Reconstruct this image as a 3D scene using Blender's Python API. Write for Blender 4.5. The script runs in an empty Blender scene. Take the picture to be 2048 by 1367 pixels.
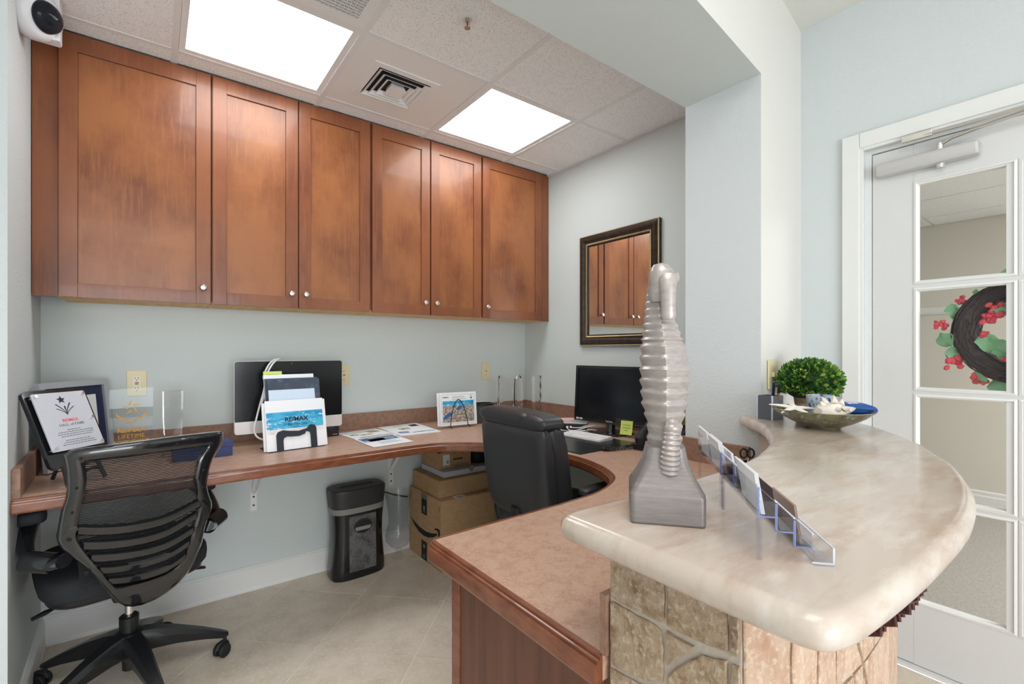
import bpy, bmesh, math, random
from mathutils import Vector, Matrix
S = bpy.context.scene
COL = S.collection
R = math.radians
rnd = random.Random(7)

# ------------------------------------------------------------------ camera
cam = bpy.data.cameras.new('camera'); camo = bpy.data.objects.new('camera', cam); COL.objects.link(camo)
camo.location = (0, 0, 1.275)
camo.rotation_euler = (R(90), 0, -math.atan(718/942))
cam.sensor_width = 36; cam.lens = 942/2048*36; cam.shift_y = 17.5/2048
cam.clip_start = .02
S.camera = camo
# ------------------------------------------------------------------ world, lights, exposure
w = bpy.data.worlds.new('world'); S.world = w; w.use_nodes = True
bg = w.node_tree.nodes['Background']; bg.inputs[0].default_value = (.86, .93, 1, 1); bg.inputs[1].default_value = 1.0
S.view_settings.view_transform = 'Standard'; S.view_settings.look = 'None'
S.view_settings.exposure = 0.56; S.view_settings.gamma = 1; S.view_settings.use_curve_mapping = False
TROFFER = 6.8        # ceiling lamp brightness
def area(name, loc, rot, sx, sy, power, col):
    l = bpy.data.lights.new(name, 'AREA'); l.shape = 'RECTANGLE'; l.size = sx; l.size_y = sy; l.energy = power; l.color = col
    o = bpy.data.objects.new(name, l); COL.objects.link(o); o.location = loc; o.rotation_euler = rot
    return o
# daylight entering through the lobby windows behind the camera
area('daylight_window', (-.6, -3.62, 1.15), (R(90), 0, 0), 3.4, 2.0, 92, (.90, .95, 1))
# unseen fill lights added under the lobby ceiling to brighten the room
area('lobby_fill', (.1, -.1, 2.765), (0, 0, 0), 1.2, .8, 13, (1, .98, .95))
area('lobby_fill_far', (-.2, -2.6, 2.765), (0, 0, 0), 1.2, 1.2, 6, (1, .97, .92))
# fill light added out of view to brighten the corridor behind the glazed door
area('corridor_fill', (3.9, -1.7, 2.345), (0, 0, 0), 1.2, 1.2, 75, (1, .98, .95))

# ------------------------------------------------------------------ material helpers
MATS = {}
def M(name, col, rough=.5, metal=0, spec=.5, alpha=None, trans=0, ior=1.45, emit=None, estr=0, coat=0,
      n=None, n2=None, bump=None, objcol=0):
    """principled material; n=(scale vec, amount colour, detail, lo, hi) mixes a second colour by noise"""
    if name in MATS: return MATS[name]
    m = bpy.data.materials.new(name); m.use_nodes = True; nt = m.node_tree; L = nt.links
    p = nt.nodes['Principled BSDF']
    p.inputs['Base Color'].default_value = (*col, 1); p.inputs['Roughness'].default_value = rough
    p.inputs['Metallic'].default_value = metal; p.inputs['Specular IOR Level'].default_value = spec
    p.inputs['IOR'].default_value = ior; p.inputs['Transmission Weight'].default_value = trans
    p.inputs['Coat Weight'].default_value = coat
    if emit: p.inputs['Emission Color'].default_value = (*emit, 1); p.inputs['Emission Strength'].default_value = estr
    if alpha is not None: p.inputs['Alpha'].default_value = alpha
    tc = None
    def coords():
        nonlocal tc
        if tc is None:
            g = nt.nodes.new('ShaderNodeNewGeometry'); tc = g.outputs['Position']
        return tc
    def noise(scale, detail):
        mp = nt.nodes.new('ShaderNodeMapping'); mp.inputs['Scale'].default_value = scale if not isinstance(scale, (int, float)) else (scale,)*3
        L.new(coords(), mp.inputs[0])
        nz = nt.nodes.new('ShaderNodeTexNoise'); nz.inputs['Scale'].default_value = 1; nz.inputs['Detail'].default_value = detail
        nz.inputs['Roughness'].default_value = .6
        L.new(mp.outputs[0], nz.inputs['Vector']); return nz
    last = None
    for q in (n, n2):
        if q is None: continue
        sc, c2, det, lo, hi = q
        nz = noise(sc, det)
        rp = nt.nodes.new('ShaderNodeMapRange'); rp.inputs[1].default_value = lo; rp.inputs[2].default_value = hi
        L.new(nz.outputs[0], rp.inputs[0])
        mx = nt.nodes.new('ShaderNodeMix'); mx.data_type = 'RGBA'
        L.new(rp.outputs[0], mx.inputs[0])
        if last: L.new(last, mx.inputs[6])
        else: mx.inputs[6].default_value = (*col, 1)
        mx.inputs[7].default_value = (*c2, 1); last = mx.outputs[2]
    if objcol:
        oi = nt.nodes.new('ShaderNodeObjectInfo')
        rp = nt.nodes.new('ShaderNodeMapRange'); rp.inputs[3].default_value = 1-objcol; rp.inputs[4].default_value = 1+objcol
        L.new(oi.outputs['Random'], rp.inputs[0])
        hs = nt.nodes.new('ShaderNodeHueSaturation'); L.new(rp.outputs[0], hs.inputs['Value'])
        if last: L.new(last, hs.inputs['Color'])
        else: hs.inputs['Color'].default_value = (*col, 1)
        last = hs.outputs[0]
    if last: L.new(last, p.inputs['Base Color'])
    if bump:
        sc, strength, dist = bump
        nz = noise(sc, 3)
        b = nt.nodes.new('ShaderNodeBump'); b.inputs['Strength'].default_value = strength; b.inputs['Distance'].default_value = dist
        L.new(nz.outputs[0], b.inputs['Height']); L.new(b.outputs[0], p.inputs['Normal'])
    MATS[name] = m; return m
def thin(name, tint, gloss=.05, rough=.02):
    """thin clear sheet: light passes straight through, grazing views mirror"""
    if name in MATS: return MATS[name]
    m = bpy.data.materials.new(name); m.use_nodes = True; nt = m.node_tree; nt.nodes.clear()
    o = nt.nodes.new('ShaderNodeOutputMaterial'); t = nt.nodes.new('ShaderNodeBsdfTransparent'); t.inputs[0].default_value = (*tint, 1)
    g = nt.nodes.new('ShaderNodeBsdfGlossy'); g.inputs['Roughness'].default_value = rough
    fr = nt.nodes.new('ShaderNodeFresnel'); fr.inputs[0].default_value = 1.25+gloss*3
    ge = nt.nodes.new('ShaderNodeNewGeometry'); sb_ = nt.nodes.new('ShaderNodeMath'); sb_.operation = 'SUBTRACT'; sb_.inputs[0].default_value = 1
    mu = nt.nodes.new('ShaderNodeMath'); mu.operation = 'MULTIPLY'; nt.links.new(ge.outputs['Backfacing'], sb_.inputs[1])
    nt.links.new(fr.outputs[0], mu.inputs[0]); nt.links.new(sb_.outputs[0], mu.inputs[1])
    mx = nt.nodes.new('ShaderNodeMixShader'); nt.links.new(mu.outputs[0], mx.inputs[0])
    nt.links.new(t.outputs[0], mx.inputs[1]); nt.links.new(g.outputs[0], mx.inputs[2]); nt.links.new(mx.outputs[0], o.inputs[0])
    MATS[name] = m; return m
def sr(r, g, b):
    f = lambda c: (c/255/12.92 if c/255 <= .04045 else ((c/255+.055)/1.055)**2.4)
    return (f(r), f(g), f(b))

wall_m = M('wall_paint', sr(209, 215, 216), .7, bump=(90, .35, .004), spec=.3)
wall_s = M('wall_paint_smooth', sr(208, 215, 213), .6, spec=.3, bump=(150, .12, .002))
cream_m = M('cream_paint', sr(224, 222, 216), .45, spec=.35, bump=(110, .1, .002))
trimw = M('white_trim_paint', sr(228, 228, 226), .32)
doorw = M('white_door_paint', sr(214, 214, 213), .35)
ctile = M('ceiling_tile', sr(248, 249, 250), .9, n=((230,)*3, sr(196, 196, 196), 2, .56, .68), bump=(220, .4, .003))
cgrid = M('ceiling_grid_metal', sr(232, 233, 233), .5)
metalw = M('white_metal', sr(236, 237, 236), .4)
wood = M('cabinet_wood', sr(138, 82, 51), .34, coat=.12, n=((3, 3, 2), sr(104, 58, 40), 5, .42, .72), n2=((60, 60, 4), sr(142, 86, 54), 3, .5, .8))
woodp = M('cabinet_panel_wood', sr(152, 95, 57), .33, coat=.12, n=((4, 4, 2.6), sr(112, 62, 40), 6, .42, .70), n2=((75, 75, 6), sr(154, 98, 60), 3, .5, .8))
woodraw = M('raw_maple', sr(232, 194, 134), .6, n=((30, 6, 30), sr(216, 174, 112), 3, .4, .7))
edgew = M('desk_edge_wood', sr(132, 78, 52), .3, coat=.3, n=((20, 20, 60), sr(106, 58, 38), 3, .4, .7))
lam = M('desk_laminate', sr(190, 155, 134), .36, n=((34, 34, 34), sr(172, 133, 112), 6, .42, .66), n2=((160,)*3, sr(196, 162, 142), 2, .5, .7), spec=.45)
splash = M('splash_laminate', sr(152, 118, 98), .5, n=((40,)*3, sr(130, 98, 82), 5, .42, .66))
panelw = M('pedestal_panel_wood', sr(112, 70, 54), .4, n=((26, 26, 1.6), sr(84, 50, 38), 4, .4, .7))
stone = M('travertine_top', sr(194, 180, 168), .2, n=((5, 17, 10), sr(174, 148, 127), 8, .47, .74), n2=((9, 28, 18), sr(208, 199, 190), 7, .5, .74), coat=.15)
rough = M('tumbled_travertine', sr(166, 145, 121), .85, n=((38,)*3, sr(132, 104, 76), 7, .46, .66), n2=((110,)*3, sr(190, 173, 152), 5, .50, .7), bump=(110, .45, .006), objcol=.08)
roughl = M('tumbled_travertine_pale', sr(194, 168, 146), .8, n=((30, 30, 14), sr(176, 138, 112), 6, .42, .66), n2=((120,)*3, sr(212, 190, 168), 4, .5, .72), bump=(70, .6, .008), objcol=.06)
grout = M('stone_grout', sr(184, 172, 158), .9, bump=(150, .4, .004))
fgrout = M('floor_grout', sr(240, 234, 224), .9)
ftile = M('floor_tile', sr(224, 211, 195), .38, n=((9,)*3, sr(208, 193, 175), 6, .4, .68), n2=((60,)*3, sr(232, 222, 208), 4, .5, .75), objcol=.04, bump=(40, .05, .003))
carpet = M('corridor_carpet', sr(176, 172, 166), .95, n=((30, 90, 30), sr(162, 158, 152), 5, .4, .7))
beige = M('corridor_wall_paint', sr(214, 210, 200), .8)
black = M('black_plastic', sr(26, 27, 29), .32)
blackm = M('black_matte', sr(30, 31, 33), .6)
blackg = M('gloss_black', sr(20, 22, 25), .12, coat=.4)
screen = M('dark_screen', sr(20, 22, 26), .16)
leather = M('black_leather', sr(50, 51, 54), .36, bump=(160, .12, .002))
fabricb = M('black_fabric', sr(34, 36, 40), .85, bump=(300, .3, .002))
chrome = M('chrome', (.8, .8, .8), .12, 1)
nickel = M('brushed_nickel', (.72, .69, .64), .3, 1)
silver = M('silver_plastic', sr(196, 194, 192), .35, .3)
alum = M('aluminium', sr(222, 214, 210), .35, .2)
greyd = M('dark_grey_plastic', sr(56, 56, 55), .45)
greyl = M('grey_band', sr(142, 141, 136), .4)
glass = M('clear_glass', (1, 1, 1), .0, trans=1, ior=1.45, spec=.5)
acry = thin('clear_acrylic', (.95, .955, .975), .06)
paneg = thin('window_glass', (.955, .96, .96), .04)
paper = M('white_paper', sr(238, 239, 242), .6)
paperb = M('pale_blue_paper', sr(206, 222, 238), .5)
lime = M('lime_sticky_note', sr(206, 222, 108), .6)
navy = M('navy', sr(28, 34, 74), .5)
navybox = M('navy_card', sr(50, 60, 110), .45)
ink = M('ink', sr(30, 32, 40), .6)
inkg = M('grey_ink', sr(120, 124, 134), .6)
gold = M('gold_print', sr(222, 158, 58), .4)
red = M('red_print', sr(232, 92, 84), .5)
card = M('cardboard', sr(190, 156, 118), .8, n=((20, 20, 60), sr(178, 144, 106), 4, .4, .7))
tape = M('parcel_tape', sr(184, 146, 98), .3)
ivory = M('ivory_plastic', sr(226, 212, 168), .35)
redb = M('red_button', sr(170, 50, 36), .4)
pearl = M('pearl_resin', sr(170, 160, 154), .34, metal=.25, n=((60, 60, 200), sr(152, 145, 143), 4, .4, .7), coat=.35)
pewter = M('pewter_resin', sr(140, 132, 129), .36, metal=.35, n=((30, 30, 260), sr(126, 120, 120), 4, .4, .7), coat=.2)

# ------------------------------------------------------------------ geometry helpers
def BM(): return bmesh.new()
def box(bm, c, s, bev=0, rot=None, seg=2):
    r = bmesh.ops.create_cube(bm, size=1)
    vs = r['verts']
    for v in vs: v.co = Vector((v.co.x*s[0], v.co.y*s[1], v.co.z*s[2]))
    if bev:
        es = list({e for v in vs for e in v.link_edges})
        b = bmesh.ops.bevel(bm, geom=es, offset=bev, segments=seg, profile=.5, affect='EDGES')
        vs = list({v for f in b['faces'] for v in f.verts} | {v for v in vs if v.is_valid})
    for v in vs:
        if rot is not None: v.co = rot @ v.co
        v.co += Vector(c)
    return bm
def bx(bm, x0, x1, y0, y1, z0, z1, bev=0):
    return box(bm, ((x0+x1)/2, (y0+y1)/2, (z0+z1)/2), (abs(x1-x0), abs(y1-y0), abs(z1-z0)), bev)
def loft(bm, rings, cap=True, closed=True):
    R_ = [[bm.verts.new(p) for p in r] for r in rings]
    n = len(R_[0]); k = n if closed else n-1
    for a, b in zip(R_, R_[1:]):
        for i in range(k):
            j = (i+1) % n
            try: bm.faces.new((a[i], a[j], b[j], b[i]))
            except ValueError: pass
    if cap and closed:
        for r in (R_[0], R_[-1]):
            try: bm.faces.new(r)
            except ValueError: pass
    return bm
def fin(bm): bmesh.ops.recalc_face_normals(bm, faces=bm.faces); return bm
def lathe(bm, prof, n=32, c=(0, 0, 0), cap=True, sx=1, sy=1):
    c = Vector(c)
    loft(bm, [[c+Vector((r*sx*math.cos(2*math.pi*i/n), r*sy*math.sin(2*math.pi*i/n), z)) for i in range(n)] for r, z in prof], cap)
    return bm
def tube(bm, pts, r, n=8, closed=False, cap=True, flat=1.0):
    pts = [Vector(p) for p in pts]; N = len(pts)
    rs = r if isinstance(r, (list, tuple)) else [r]*N
    rings = []; up = None
    for i, p in enumerate(pts):
        a = pts[i-1] if (i > 0 or closed) else p; b = pts[(i+1) % N] if (i < N-1 or closed) else p
        t = (b-a).normalized()
        if up is None:
            up = Vector((0, 0, 1)) if abs(t.z) < .9 else Vector((1, 0, 0))
        up = (up-t*up.dot(t)); up = up.normalized() if up.length > 1e-6 else t.orthogonal().normalized()
        s = t.cross(up)
        rings.append([p+(s*math.cos(2*math.pi*k/n)+up*flat*math.sin(2*math.pi*k/n))*rs[i] for k in range(n)])
    if closed: rings.append(rings[0])
    if closed:
        V = [[bm.verts.new(p) for p in rg] for rg in rings[:-1]]; V.append(V[0])
        for a, b in zip(V, V[1:]):
            for i in range(n):
                bm.faces.new((a[i], a[(i+1) % n], b[(i+1) % n], b[i]))
    else: loft(bm, rings, cap)
    return bm
def cyl(bm, p0, p1, r0, r1=None, n=20): return tube(bm, [p0, p1], [r0, r0 if r1 is None else r1], n)
def prism(bm, poly, z0, z1):
    return loft(bm, [[Vector((x, y, z0)) for x, y in poly], [Vector((x, y, z1)) for x, y in poly]])
def face(bm, pts):
    bm.faces.new([bm.verts.new(Vector(p)) for p in pts]); return bm
def spline(P, k=6, closed=False):
    P = [Vector(p) for p in P]; out = []; n = len(P)
    for i in range(n if closed else n-1):
        p0 = P[i-1] if (i > 0 or closed) else P[i]*2-P[i+1]
        p1 = P[i]; p2 = P[(i+1) % n]
        p3 = P[(i+2) % n] if (i+2 < n or closed) else p2*2-p1
        for j in range(k):
            t = j/k
            out.append(.5*((2*p1)+(p2-p0)*t+(2*p0-5*p1+4*p2-p3)*t*t+(3*p1-p0-3*p2+p3)*t**3))
    if not closed: out.append(P[-1])
    return out
def mesh(name, bm, mat, ang=35, mats=None):
    fin(bm); me = bpy.data.meshes.new(name); bm.to_mesh(me); bm.free()
    for mm in ([mat] if mats is None else mats): me.materials.append(mm)
    me.shade_smooth(); me.set_sharp_from_angle(angle=R(ang))
    return me
def obj(name, bm, mat, parent=None, ang=35, loc=None, rot=None, me=None):
    o = bpy.data.objects.new(name, me or mesh(name, bm, mat, ang)); COL.objects.link(o)
    if len(o.data.polygons) < 2500:      # keep the flats of bevelled pieces flat
        wn = o.modifiers.new('weighted_normals', 'WEIGHTED_NORMAL'); wn.keep_sharp = True; wn.weight = 80
    if parent: o.parent = parent
    if loc is not None: o.location = loc
    if rot is not None: o.rotation_euler = rot
    return o
def tag(o, label, cat, group=None):
    o['label'] = label; o['category'] = cat
    if group: o['group'] = group
    return o
def thing(name, label, cat, loc=(0, 0, 0), rz=0, group=None, rot=None):
    o = bpy.data.objects.new(name, None); COL.objects.link(o); o.empty_display_size = .05
    o.location = loc; o.rotation_euler = rot if rot else (0, 0, rz)
    return tag(o, label, cat, group)
def struct(name, bm, mat, ang=30, parent=None):
    o = obj(name, bm, mat, parent, ang)
    if parent is None: o['kind'] = 'structure'
    return o
def text(name, s, size, mat, parent, mtx, align='CENTER', bold=0, sx=1):
    """flat lettering turned into a mesh part; mtx maps the text plane (x right, y up) into the parent's space"""
    cu = bpy.data.curves.new('lettering', 'FONT'); cu.body = s; cu.size = size; cu.align_x = align; cu.align_y = 'CENTER'
    cu.extrude = .0002; cu.offset = bold; cu.resolution_u = 2
    t = bpy.data.objects.new('lettering', cu); COL.objects.link(t)
    dg = bpy.context.evaluated_depsgraph_get(); dg.update()
    me = bpy.data.meshes.new_from_object(t.evaluated_get(dg))
    bpy.data.objects.remove(t); bpy.data.curves.remove(cu)
    me.transform(mtx @ Matrix.Diagonal((sx, 1, 1, 1))); me.materials.clear(); me.materials.append(mat)
    o = bpy.data.objects.new(name, me); COL.objects.link(o); o.parent = parent
    return o
def plane_m(c, yaw, lean=0):
    """matrix of an upright plane: x to the right, y up, z towards the viewer"""
    X = Vector((math.cos(yaw), math.sin(yaw), 0)); N = Vector((math.sin(yaw), -math.cos(yaw), 0))
    U = Vector((0, 0, 1))*math.cos(lean)-N*math.sin(lean); W = X.cross(U)
    return Matrix(((X.x, U.x, W.x, c[0]), (X.y, U.y, W.y, c[1]), (X.z, U.z, W.z, c[2]), (0, 0, 0, 1)))
def rect_pts(w, h, r, k=4, x=0, y=0):
    P = []
    for cx, cy, a0 in ((w/2-r, h/2-r, 0), (-w/2+r, h/2-r, 90), (-w/2+r, -h/2+r, 180), (w/2-r, -h/2+r, 270)):
        for i in range(k+1):
            a = R(a0+90*i/k); P.append((x+cx+r*math.cos(a), y+cy+r*math.sin(a)))
    return P
def slab(bm, w, h, t, r, x=0, y=0, z=0, k=4):
    """rounded rectangle plate in local xy, thickness z..z+t"""
    P = rect_pts(w, h, r, k, x, y); return prism(bm, P, z, z+t)
def tr(bm, m): bmesh.ops.transform(bm, matrix=m, verts=bm.verts); return bm
def quadstrip(bm, A, B, t=None):
    """ring between two closed loops A and B (same count) with thickness vector t"""
    A = [Vector(a) for a in A]; B = [Vector(b) for b in B]; n = len(A)
    va = [bm.verts.new(a) for a in A]; vb = [bm.verts.new(b) for b in B]
    va2 = [bm.verts.new(a+t) for a in A]; vb2 = [bm.verts.new(b+t) for b in B]
    for i in range(n):
        j = (i+1) % n
        bm.faces.new((va[i], va[j], vb[j], vb[i])); bm.faces.new((va2[i], vb2[i], vb2[j], va2[j]))
        bm.faces.new((va[i], va2[i], va2[j], va[j])); bm.faces.new((vb[i], vb[j], vb2[j], vb2[i]))
    return bm
def dup(root, loc, rz, label=None, rot=None):
    r = root.copy(); COL.objects.link(r); r.location = loc
    r.rotation_euler = rot if rot else (0, 0, rz)
    if label: r['label'] = label
    for ch in list(root.children):
        c = ch.copy(); COL.objects.link(c); c.parent = r
        for g in list(ch.children):
            d = g.copy(); COL.objects.link(d); d.parent = c
    return r

ZC = 2.545; YB = 2.846; XR = 2.296; YC = 2.573; ZD = .802
# =================================================================== SETTING
bm = BM(); bx(bm, -3.3, 2.415, -3.5, 2.95, -.06, -.003); floor = struct('floor', bm, fgrout)
# floor tiles laid diagonally
def clip_poly(P, x0, x1, y0, y1):
    for ax, lim, sg in ((0, x0, 1), (0, x1, -1), (1, y0, 1), (1, y1, -1)):
        Q = []
        for i in range(len(P)):
            a, b = P[i-1], P[i]; da = (a[ax]-lim)*sg; db = (b[ax]-lim)*sg
            if (da >= 0) != (db >= 0):
                t = da/(da-db); Q.append((a[0]+(b[0]-a[0])*t, a[1]+(b[1]-a[1])*t))
            if db >= 0: Q.append(b)
        P = Q
        if not P: return P
    return P
pt = .441; h = pt/2-.0028; c45 = math.sqrt(.5)
full = None
for i in range(-9, 9):
    for j in range(-9, 9):
        ux, uy = (i+.5)*pt, (j+.5)*pt
        cx = .871+(ux-uy)*c45; cy = 2.437+(ux+uy)*c45
        if not (-1.9 < cx < 2.75 and -1.35 < cy < 3.1): continue
        P = [(cx+(a-b)*c45, cy+(a+b)*c45) for a, b in ((-h, -h), (h, -h), (h, h), (-h, h))]
        Q = clip_poly(P, -1.6, 2.41, -1.3, 2.84)
        if len(Q) < 3: continue
        if len(Q) == 4 and all(abs(a[0]-b[0]) < 1e-9 for a, b in zip(sorted(P), sorted(Q))):
            if full is None:
                bm = BM(); prism(bm, [(x-cx, y-cy) for x, y in P], -.006, 0); full = mesh('floor_tile', bm, ftile)
            me = full
        else:
            bm = BM(); prism(bm, [(x-cx, y-cy) for x, y in Q], -.006, 0); me = mesh('floor_tile', bm, ftile)
        obj('floor_tile', None, None, floor, me=me, loc=(cx, cy, 0))
# walls
bm = BM(); bx(bm, -1.8, XR+.3, YB, YB+.1, 0, 3.0); struct('wall_back', bm, wall_s)
bm = BM(); prism(bm, [(-.385, YB), (-.357, 2.10), (-1.7, 2.10), (-1.7, YB)], 0, 3.0); struct('wall_left', bm, wall_m)
bm = BM(); bx(bm, XR, XR+.1, 1.19, YB, 0, 3.0); struct('wall_right', bm, wall_s)
bm = BM(); prism(bm, [(1.87, .865), (2.415, .935), (2.415, 1.19), (1.87, 1.19)], 0, 3.0)
bm.faces.ensure_lookup_table()
pier = struct('wall_pier', bm, wall_m)
pier.data.materials.append(cream_m)
for f in pier.data.polygons:
    if f.normal.y < -.8: f.material_index = 1
bm = BM(); prism(bm, [(-1.7, .46), (1.87, .865), (1.87, 1.19), (-1.7, 1.19)], 2.347, 3.0)
beam = struct('wall_soffit', bm, wall_s); beam.data.materials.append(cream_m)
for f in beam.data.polygons:
    if f.normal.y < -.8: f.material_index = 1
bm = BM(); bx(bm, -1.8, -1.7, -3.5, 2.1, 0, 3.0); 
struct('wall_lobby_left', bm, wall_m)
# door wall (opening y -.21..0.70, z 0..2.13)
DX = 2.415; DY0, DY1, DZ = -.235, .69, 2.128
bm = BM(); bx(bm, DX, DX+.12, DY1, 1.19, 0, 3.0); bx(bm, DX, DX+.12, DY0, DY1, DZ, 3.0); bx(bm, DX, DX+.12, -3.5, DY0, 0, 3.0)
struct('wall_door_side', bm, wall_m)
# rear lobby wall with a wide window
bm = BM(); bx(bm, -1.8, DX+.12, -3.6, -3.5, 2.45, 3.0); bx(bm, 1.3, DX+.12, -3.6, -3.5, 0, 2.45)
struct('wall_lobby_rear', bm, cream_m)
# ceilings
bm = BM(); bx(bm, -1.8, XR+.1, 1.15, YB+.1, ZC+.012, ZC+.05); ceil = struct('ceiling', bm, cgrid)
xs = [-1.145, -.536, .073, .672, 1.276, 1.880, XR+.0]; ys = [1.20, 1.243, 1.847, 2.452, YC-.02]
for i in range(len(xs)-1):
    for j in range(len(ys)-1):
        if (i, j) in ((2, 2), (4, 2), (3, 2), (2, 1)): continue
        bm = BM(); bx(bm, xs[i]+.012, xs[i+1]-(.012 if i < 5 else 0), ys[j]+.012, ys[j+1]-(.012 if j < 3 else 0), ZC+.001, ZC+.012)
        obj('ceiling_tile', bm, ctile, ceil)
for x in xs[:-1]:
    bm = BM(); bx(bm, x-.012, x+.012, 1.2, YC+.27, ZC-.002, ZC+.012); obj('grid_bar', bm, cgrid, ceil)
for y in ys[1:4]:
    for i in range(len(xs)-1):
        bm = BM(); bx(bm, xs[i]+.012, xs[i+1]-.012, y-.012, y+.012, ZC-.001, ZC+.012); obj('grid_bar', bm, cgrid, ceil)
bm = BM(); bx(bm, XR-.02, XR, 1.2, YC, ZC-.002, ZC+.012); obj('wall_angle', bm, cgrid, ceil)
bm = BM(); bx(bm, -1.8, DX+.12, -3.6, 1.19, 2.77, 2.82); struct('ceiling_lobby', bm, cream_m)
# baseboards
def baseb(name, x0, y0, x1, y1, nx, ny):
    L_ = Vector((x1-x0, y1-y0, 0)); n = Vector((nx, ny, 0))
    prof = [(0, 0), (.018, 0), (.018, .012), (.015, .018), (.015, .103), (.012, .108), (.012, .116), (.008, .120), (.008, .127), (0, .132)]
    bm = BM(); loft(bm, [[Vector((x0, y0, 0))+L_*t+n*o+Vector((0, 0, z)) for o, z in prof] for t in (0, 1)])
    return struct(name, bm, trimw, 20)
baseb('baseboard_back', -.385, YB, XR, YB, 0, -1)
baseb('baseboard_left', -.385, YB, -.358, 2.10, 1, .036)
baseb('baseboard_right', XR, YB, XR, 1.19, -1, 0)
baseb('baseboard_jamb', -.357, 2.10, -1.7, 2.10, 0, -1)

# ---- door with glazing
door = bpy.data.objects.new('door_1', None); COL.objects.link(door); door['kind'] = 'structure'; door.location = (DX+.03, 0, 0)
dx0, dx1 = 0.0, .042
cols = [(.256, .516), (-.036, .225)]; rows = [(1.557, 1.943), (1.129, 1.513), (.697, 1.088), (.273, .659)]
yl, yr = .667, -.19
bm = BM(); bx(bm, dx0, dx1, .53, yl, .012, 2.108, .002); obj('stile', bm, doorw, door)
bm = BM(); bx(bm, dx0, dx1, yr, -.05, .012, 2.108, .002); obj('stile', bm, doorw, door)
bm = BM(); bx(bm, dx0, dx1, -.05, .53, 1.957, 2.108, .0); obj('top_rail', bm, doorw, door)
bm = BM(); bx(bm, dx0, dx1, -.05, .53, .012, .259, .0); obj('bottom_rail', bm, doorw, door)
bm = BM(); bx(bm, dx0, dx1, .211, .270, .259, 1.957); obj('glazing_bar', bm, doorw, door)
for a, b in zip(rows, rows[1:]):
    for c in cols:
        bm = BM(); bx(bm, dx0, dx1, c[0]-.014 if c[0] < 0 else .27, c[1]+.014 if c[0] > 0 else .211, b[1]+.0141-.0, a[0]-.0141); obj('glazing_bar', bm, doorw, door)
for c in cols:
    for r_ in rows:
        bm = BM()
        o_ = [(c[0]-.014, r_[0]-.014), (c[1]+.014, r_[0]-.014), (c[1]+.014, r_[1]+.014), (c[0]-.014, r_[1]+.014)]
        i_ = [(c[0], r_[0]), (c[1], r_[0]), (c[1], r_[1]), (c[0], r_[1])]
        m_ = [(c[0]-.006, r_[0]-.006), (c[1]+.006, r_[0]-.006), (c[1]+.006, r_[1]+.006), (c[0]-.006, r_[1]+.006)]
        quadstrip(bm, [(-.003, a, b) for a, b in o_], [(-.006, a, b) for a, b in m_], Vector((.03, 0, 0)))
        quadstrip(bm, [(-.001, a, b) for a, b in m_], [(.004, a, b) for a, b in i_], Vector((.025, 0, 0)))
        f_ = obj('pane_bead', bm, trimw, door, 25)
        bm = BM(); bx(bm, .018, .022, c[0]-.004, c[1]+.004, r_[0]-.004, r_[1]+.004); obj('pane', bm, paneg, f_)
# frame, casing and stop
bm = BM()
for (y0, y1, z0, z1, x0, x1) in ((.669, .705, 0, 2.15, -.005, .09), (-.235, -.192, 0, 2.15, -.005, .09), (-.192, .669, 2.112, 2.15, -.005, .09)):
    bx(bm, x0, x1, y0, y1, z0, z1)
obj('door_frame', bm, trimw, door)
bm = BM()
for y0, y1, z0, z1 in ((.70, .764, 0, 2.201), (-.30, -.228, 0, 2.201), (-.228, .70, 2.137, 2.201)):
    bx(bm, -.05, -.031, y0, y1, z0, z1, .004)
for y0, y1, z0, z1 in ((.688, .702, 0, 2.14), (-.23, -.216, 0, 2.14), (-.216, .688, 2.126, 2.14)):
    bx(bm, -.043, -.031, y0, y1, z0, z1, .002)
obj('casing', bm, trimw, door)
bm = BM(); bx(bm, -.03, .05, -.192, .669, 0, .009, .003); obj('threshold', bm, trimw, door)

# ---- corridor beyond the glazed door
CX = 5.38; cz = 2.36
bm = BM(); bx(bm, DX+.12, CX+.1, -2.6, 3.0, -.06, -.001); struct('floor_corridor', bm, carpet)
bm = BM(); bx(bm, CX, CX+.1, -2.6, 3.0, 0, 2.6); struct('wall_corridor', bm, beige)
bm = BM(); bx(bm, DX+.12, CX+.1, 2.9, 3.0, 0, 2.6); bx(bm, DX+.12, CX+.1, -2.7, -2.6, 0, 2.6); struct('wall_corridor_ends', bm, beige)
bm = BM(); bx(bm, DX+.12, CX, -2.6, 2.9, cz+.012, cz+.05); cc = struct('ceiling_corridor', bm, cgrid)
cy = [-1.5, -.89, -.28, .33, .55, 1.16, 1.77, 2.38]
gx = [2.6, 3.21, 3.82, 4.43, 5.04, CX]
gy = [-.89, -.22, .42, 1.03, 1.64]
for i in range(len(gx)-1):
    for j in range(len(gy)-1):
        bm = BM(); bx(bm, gx[i]+.01, gx[i+1]-.01, gy[j]+.01, gy[j+1]-.01, cz, cz+.012); obj('ceiling_tile', bm, ctile, cc)
bm = BM(); loft(bm, [[Vector((CX, y, 0))+Vector((-o, 0, z)) for o, z in ((0, 1.585), (.018, 1.59), (.026, 1.605), (.018, 1.625), (.010, 1.65), (0, 1.655))] for y in (-2.6, 2.9)]); struct('trim_chair_rail', bm, trimw)
bm = BM(); loft(bm, [[Vector((CX, y, 0))+Vector((-o, 0, z)) for o, z in ((0, 0), (.02, 0), (.02, .09), (.012, .1), (.012, .125), (0, .135))] for y in (-2.6, 2.9)]); struct('baseboard_corridor', bm, trimw)

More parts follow.
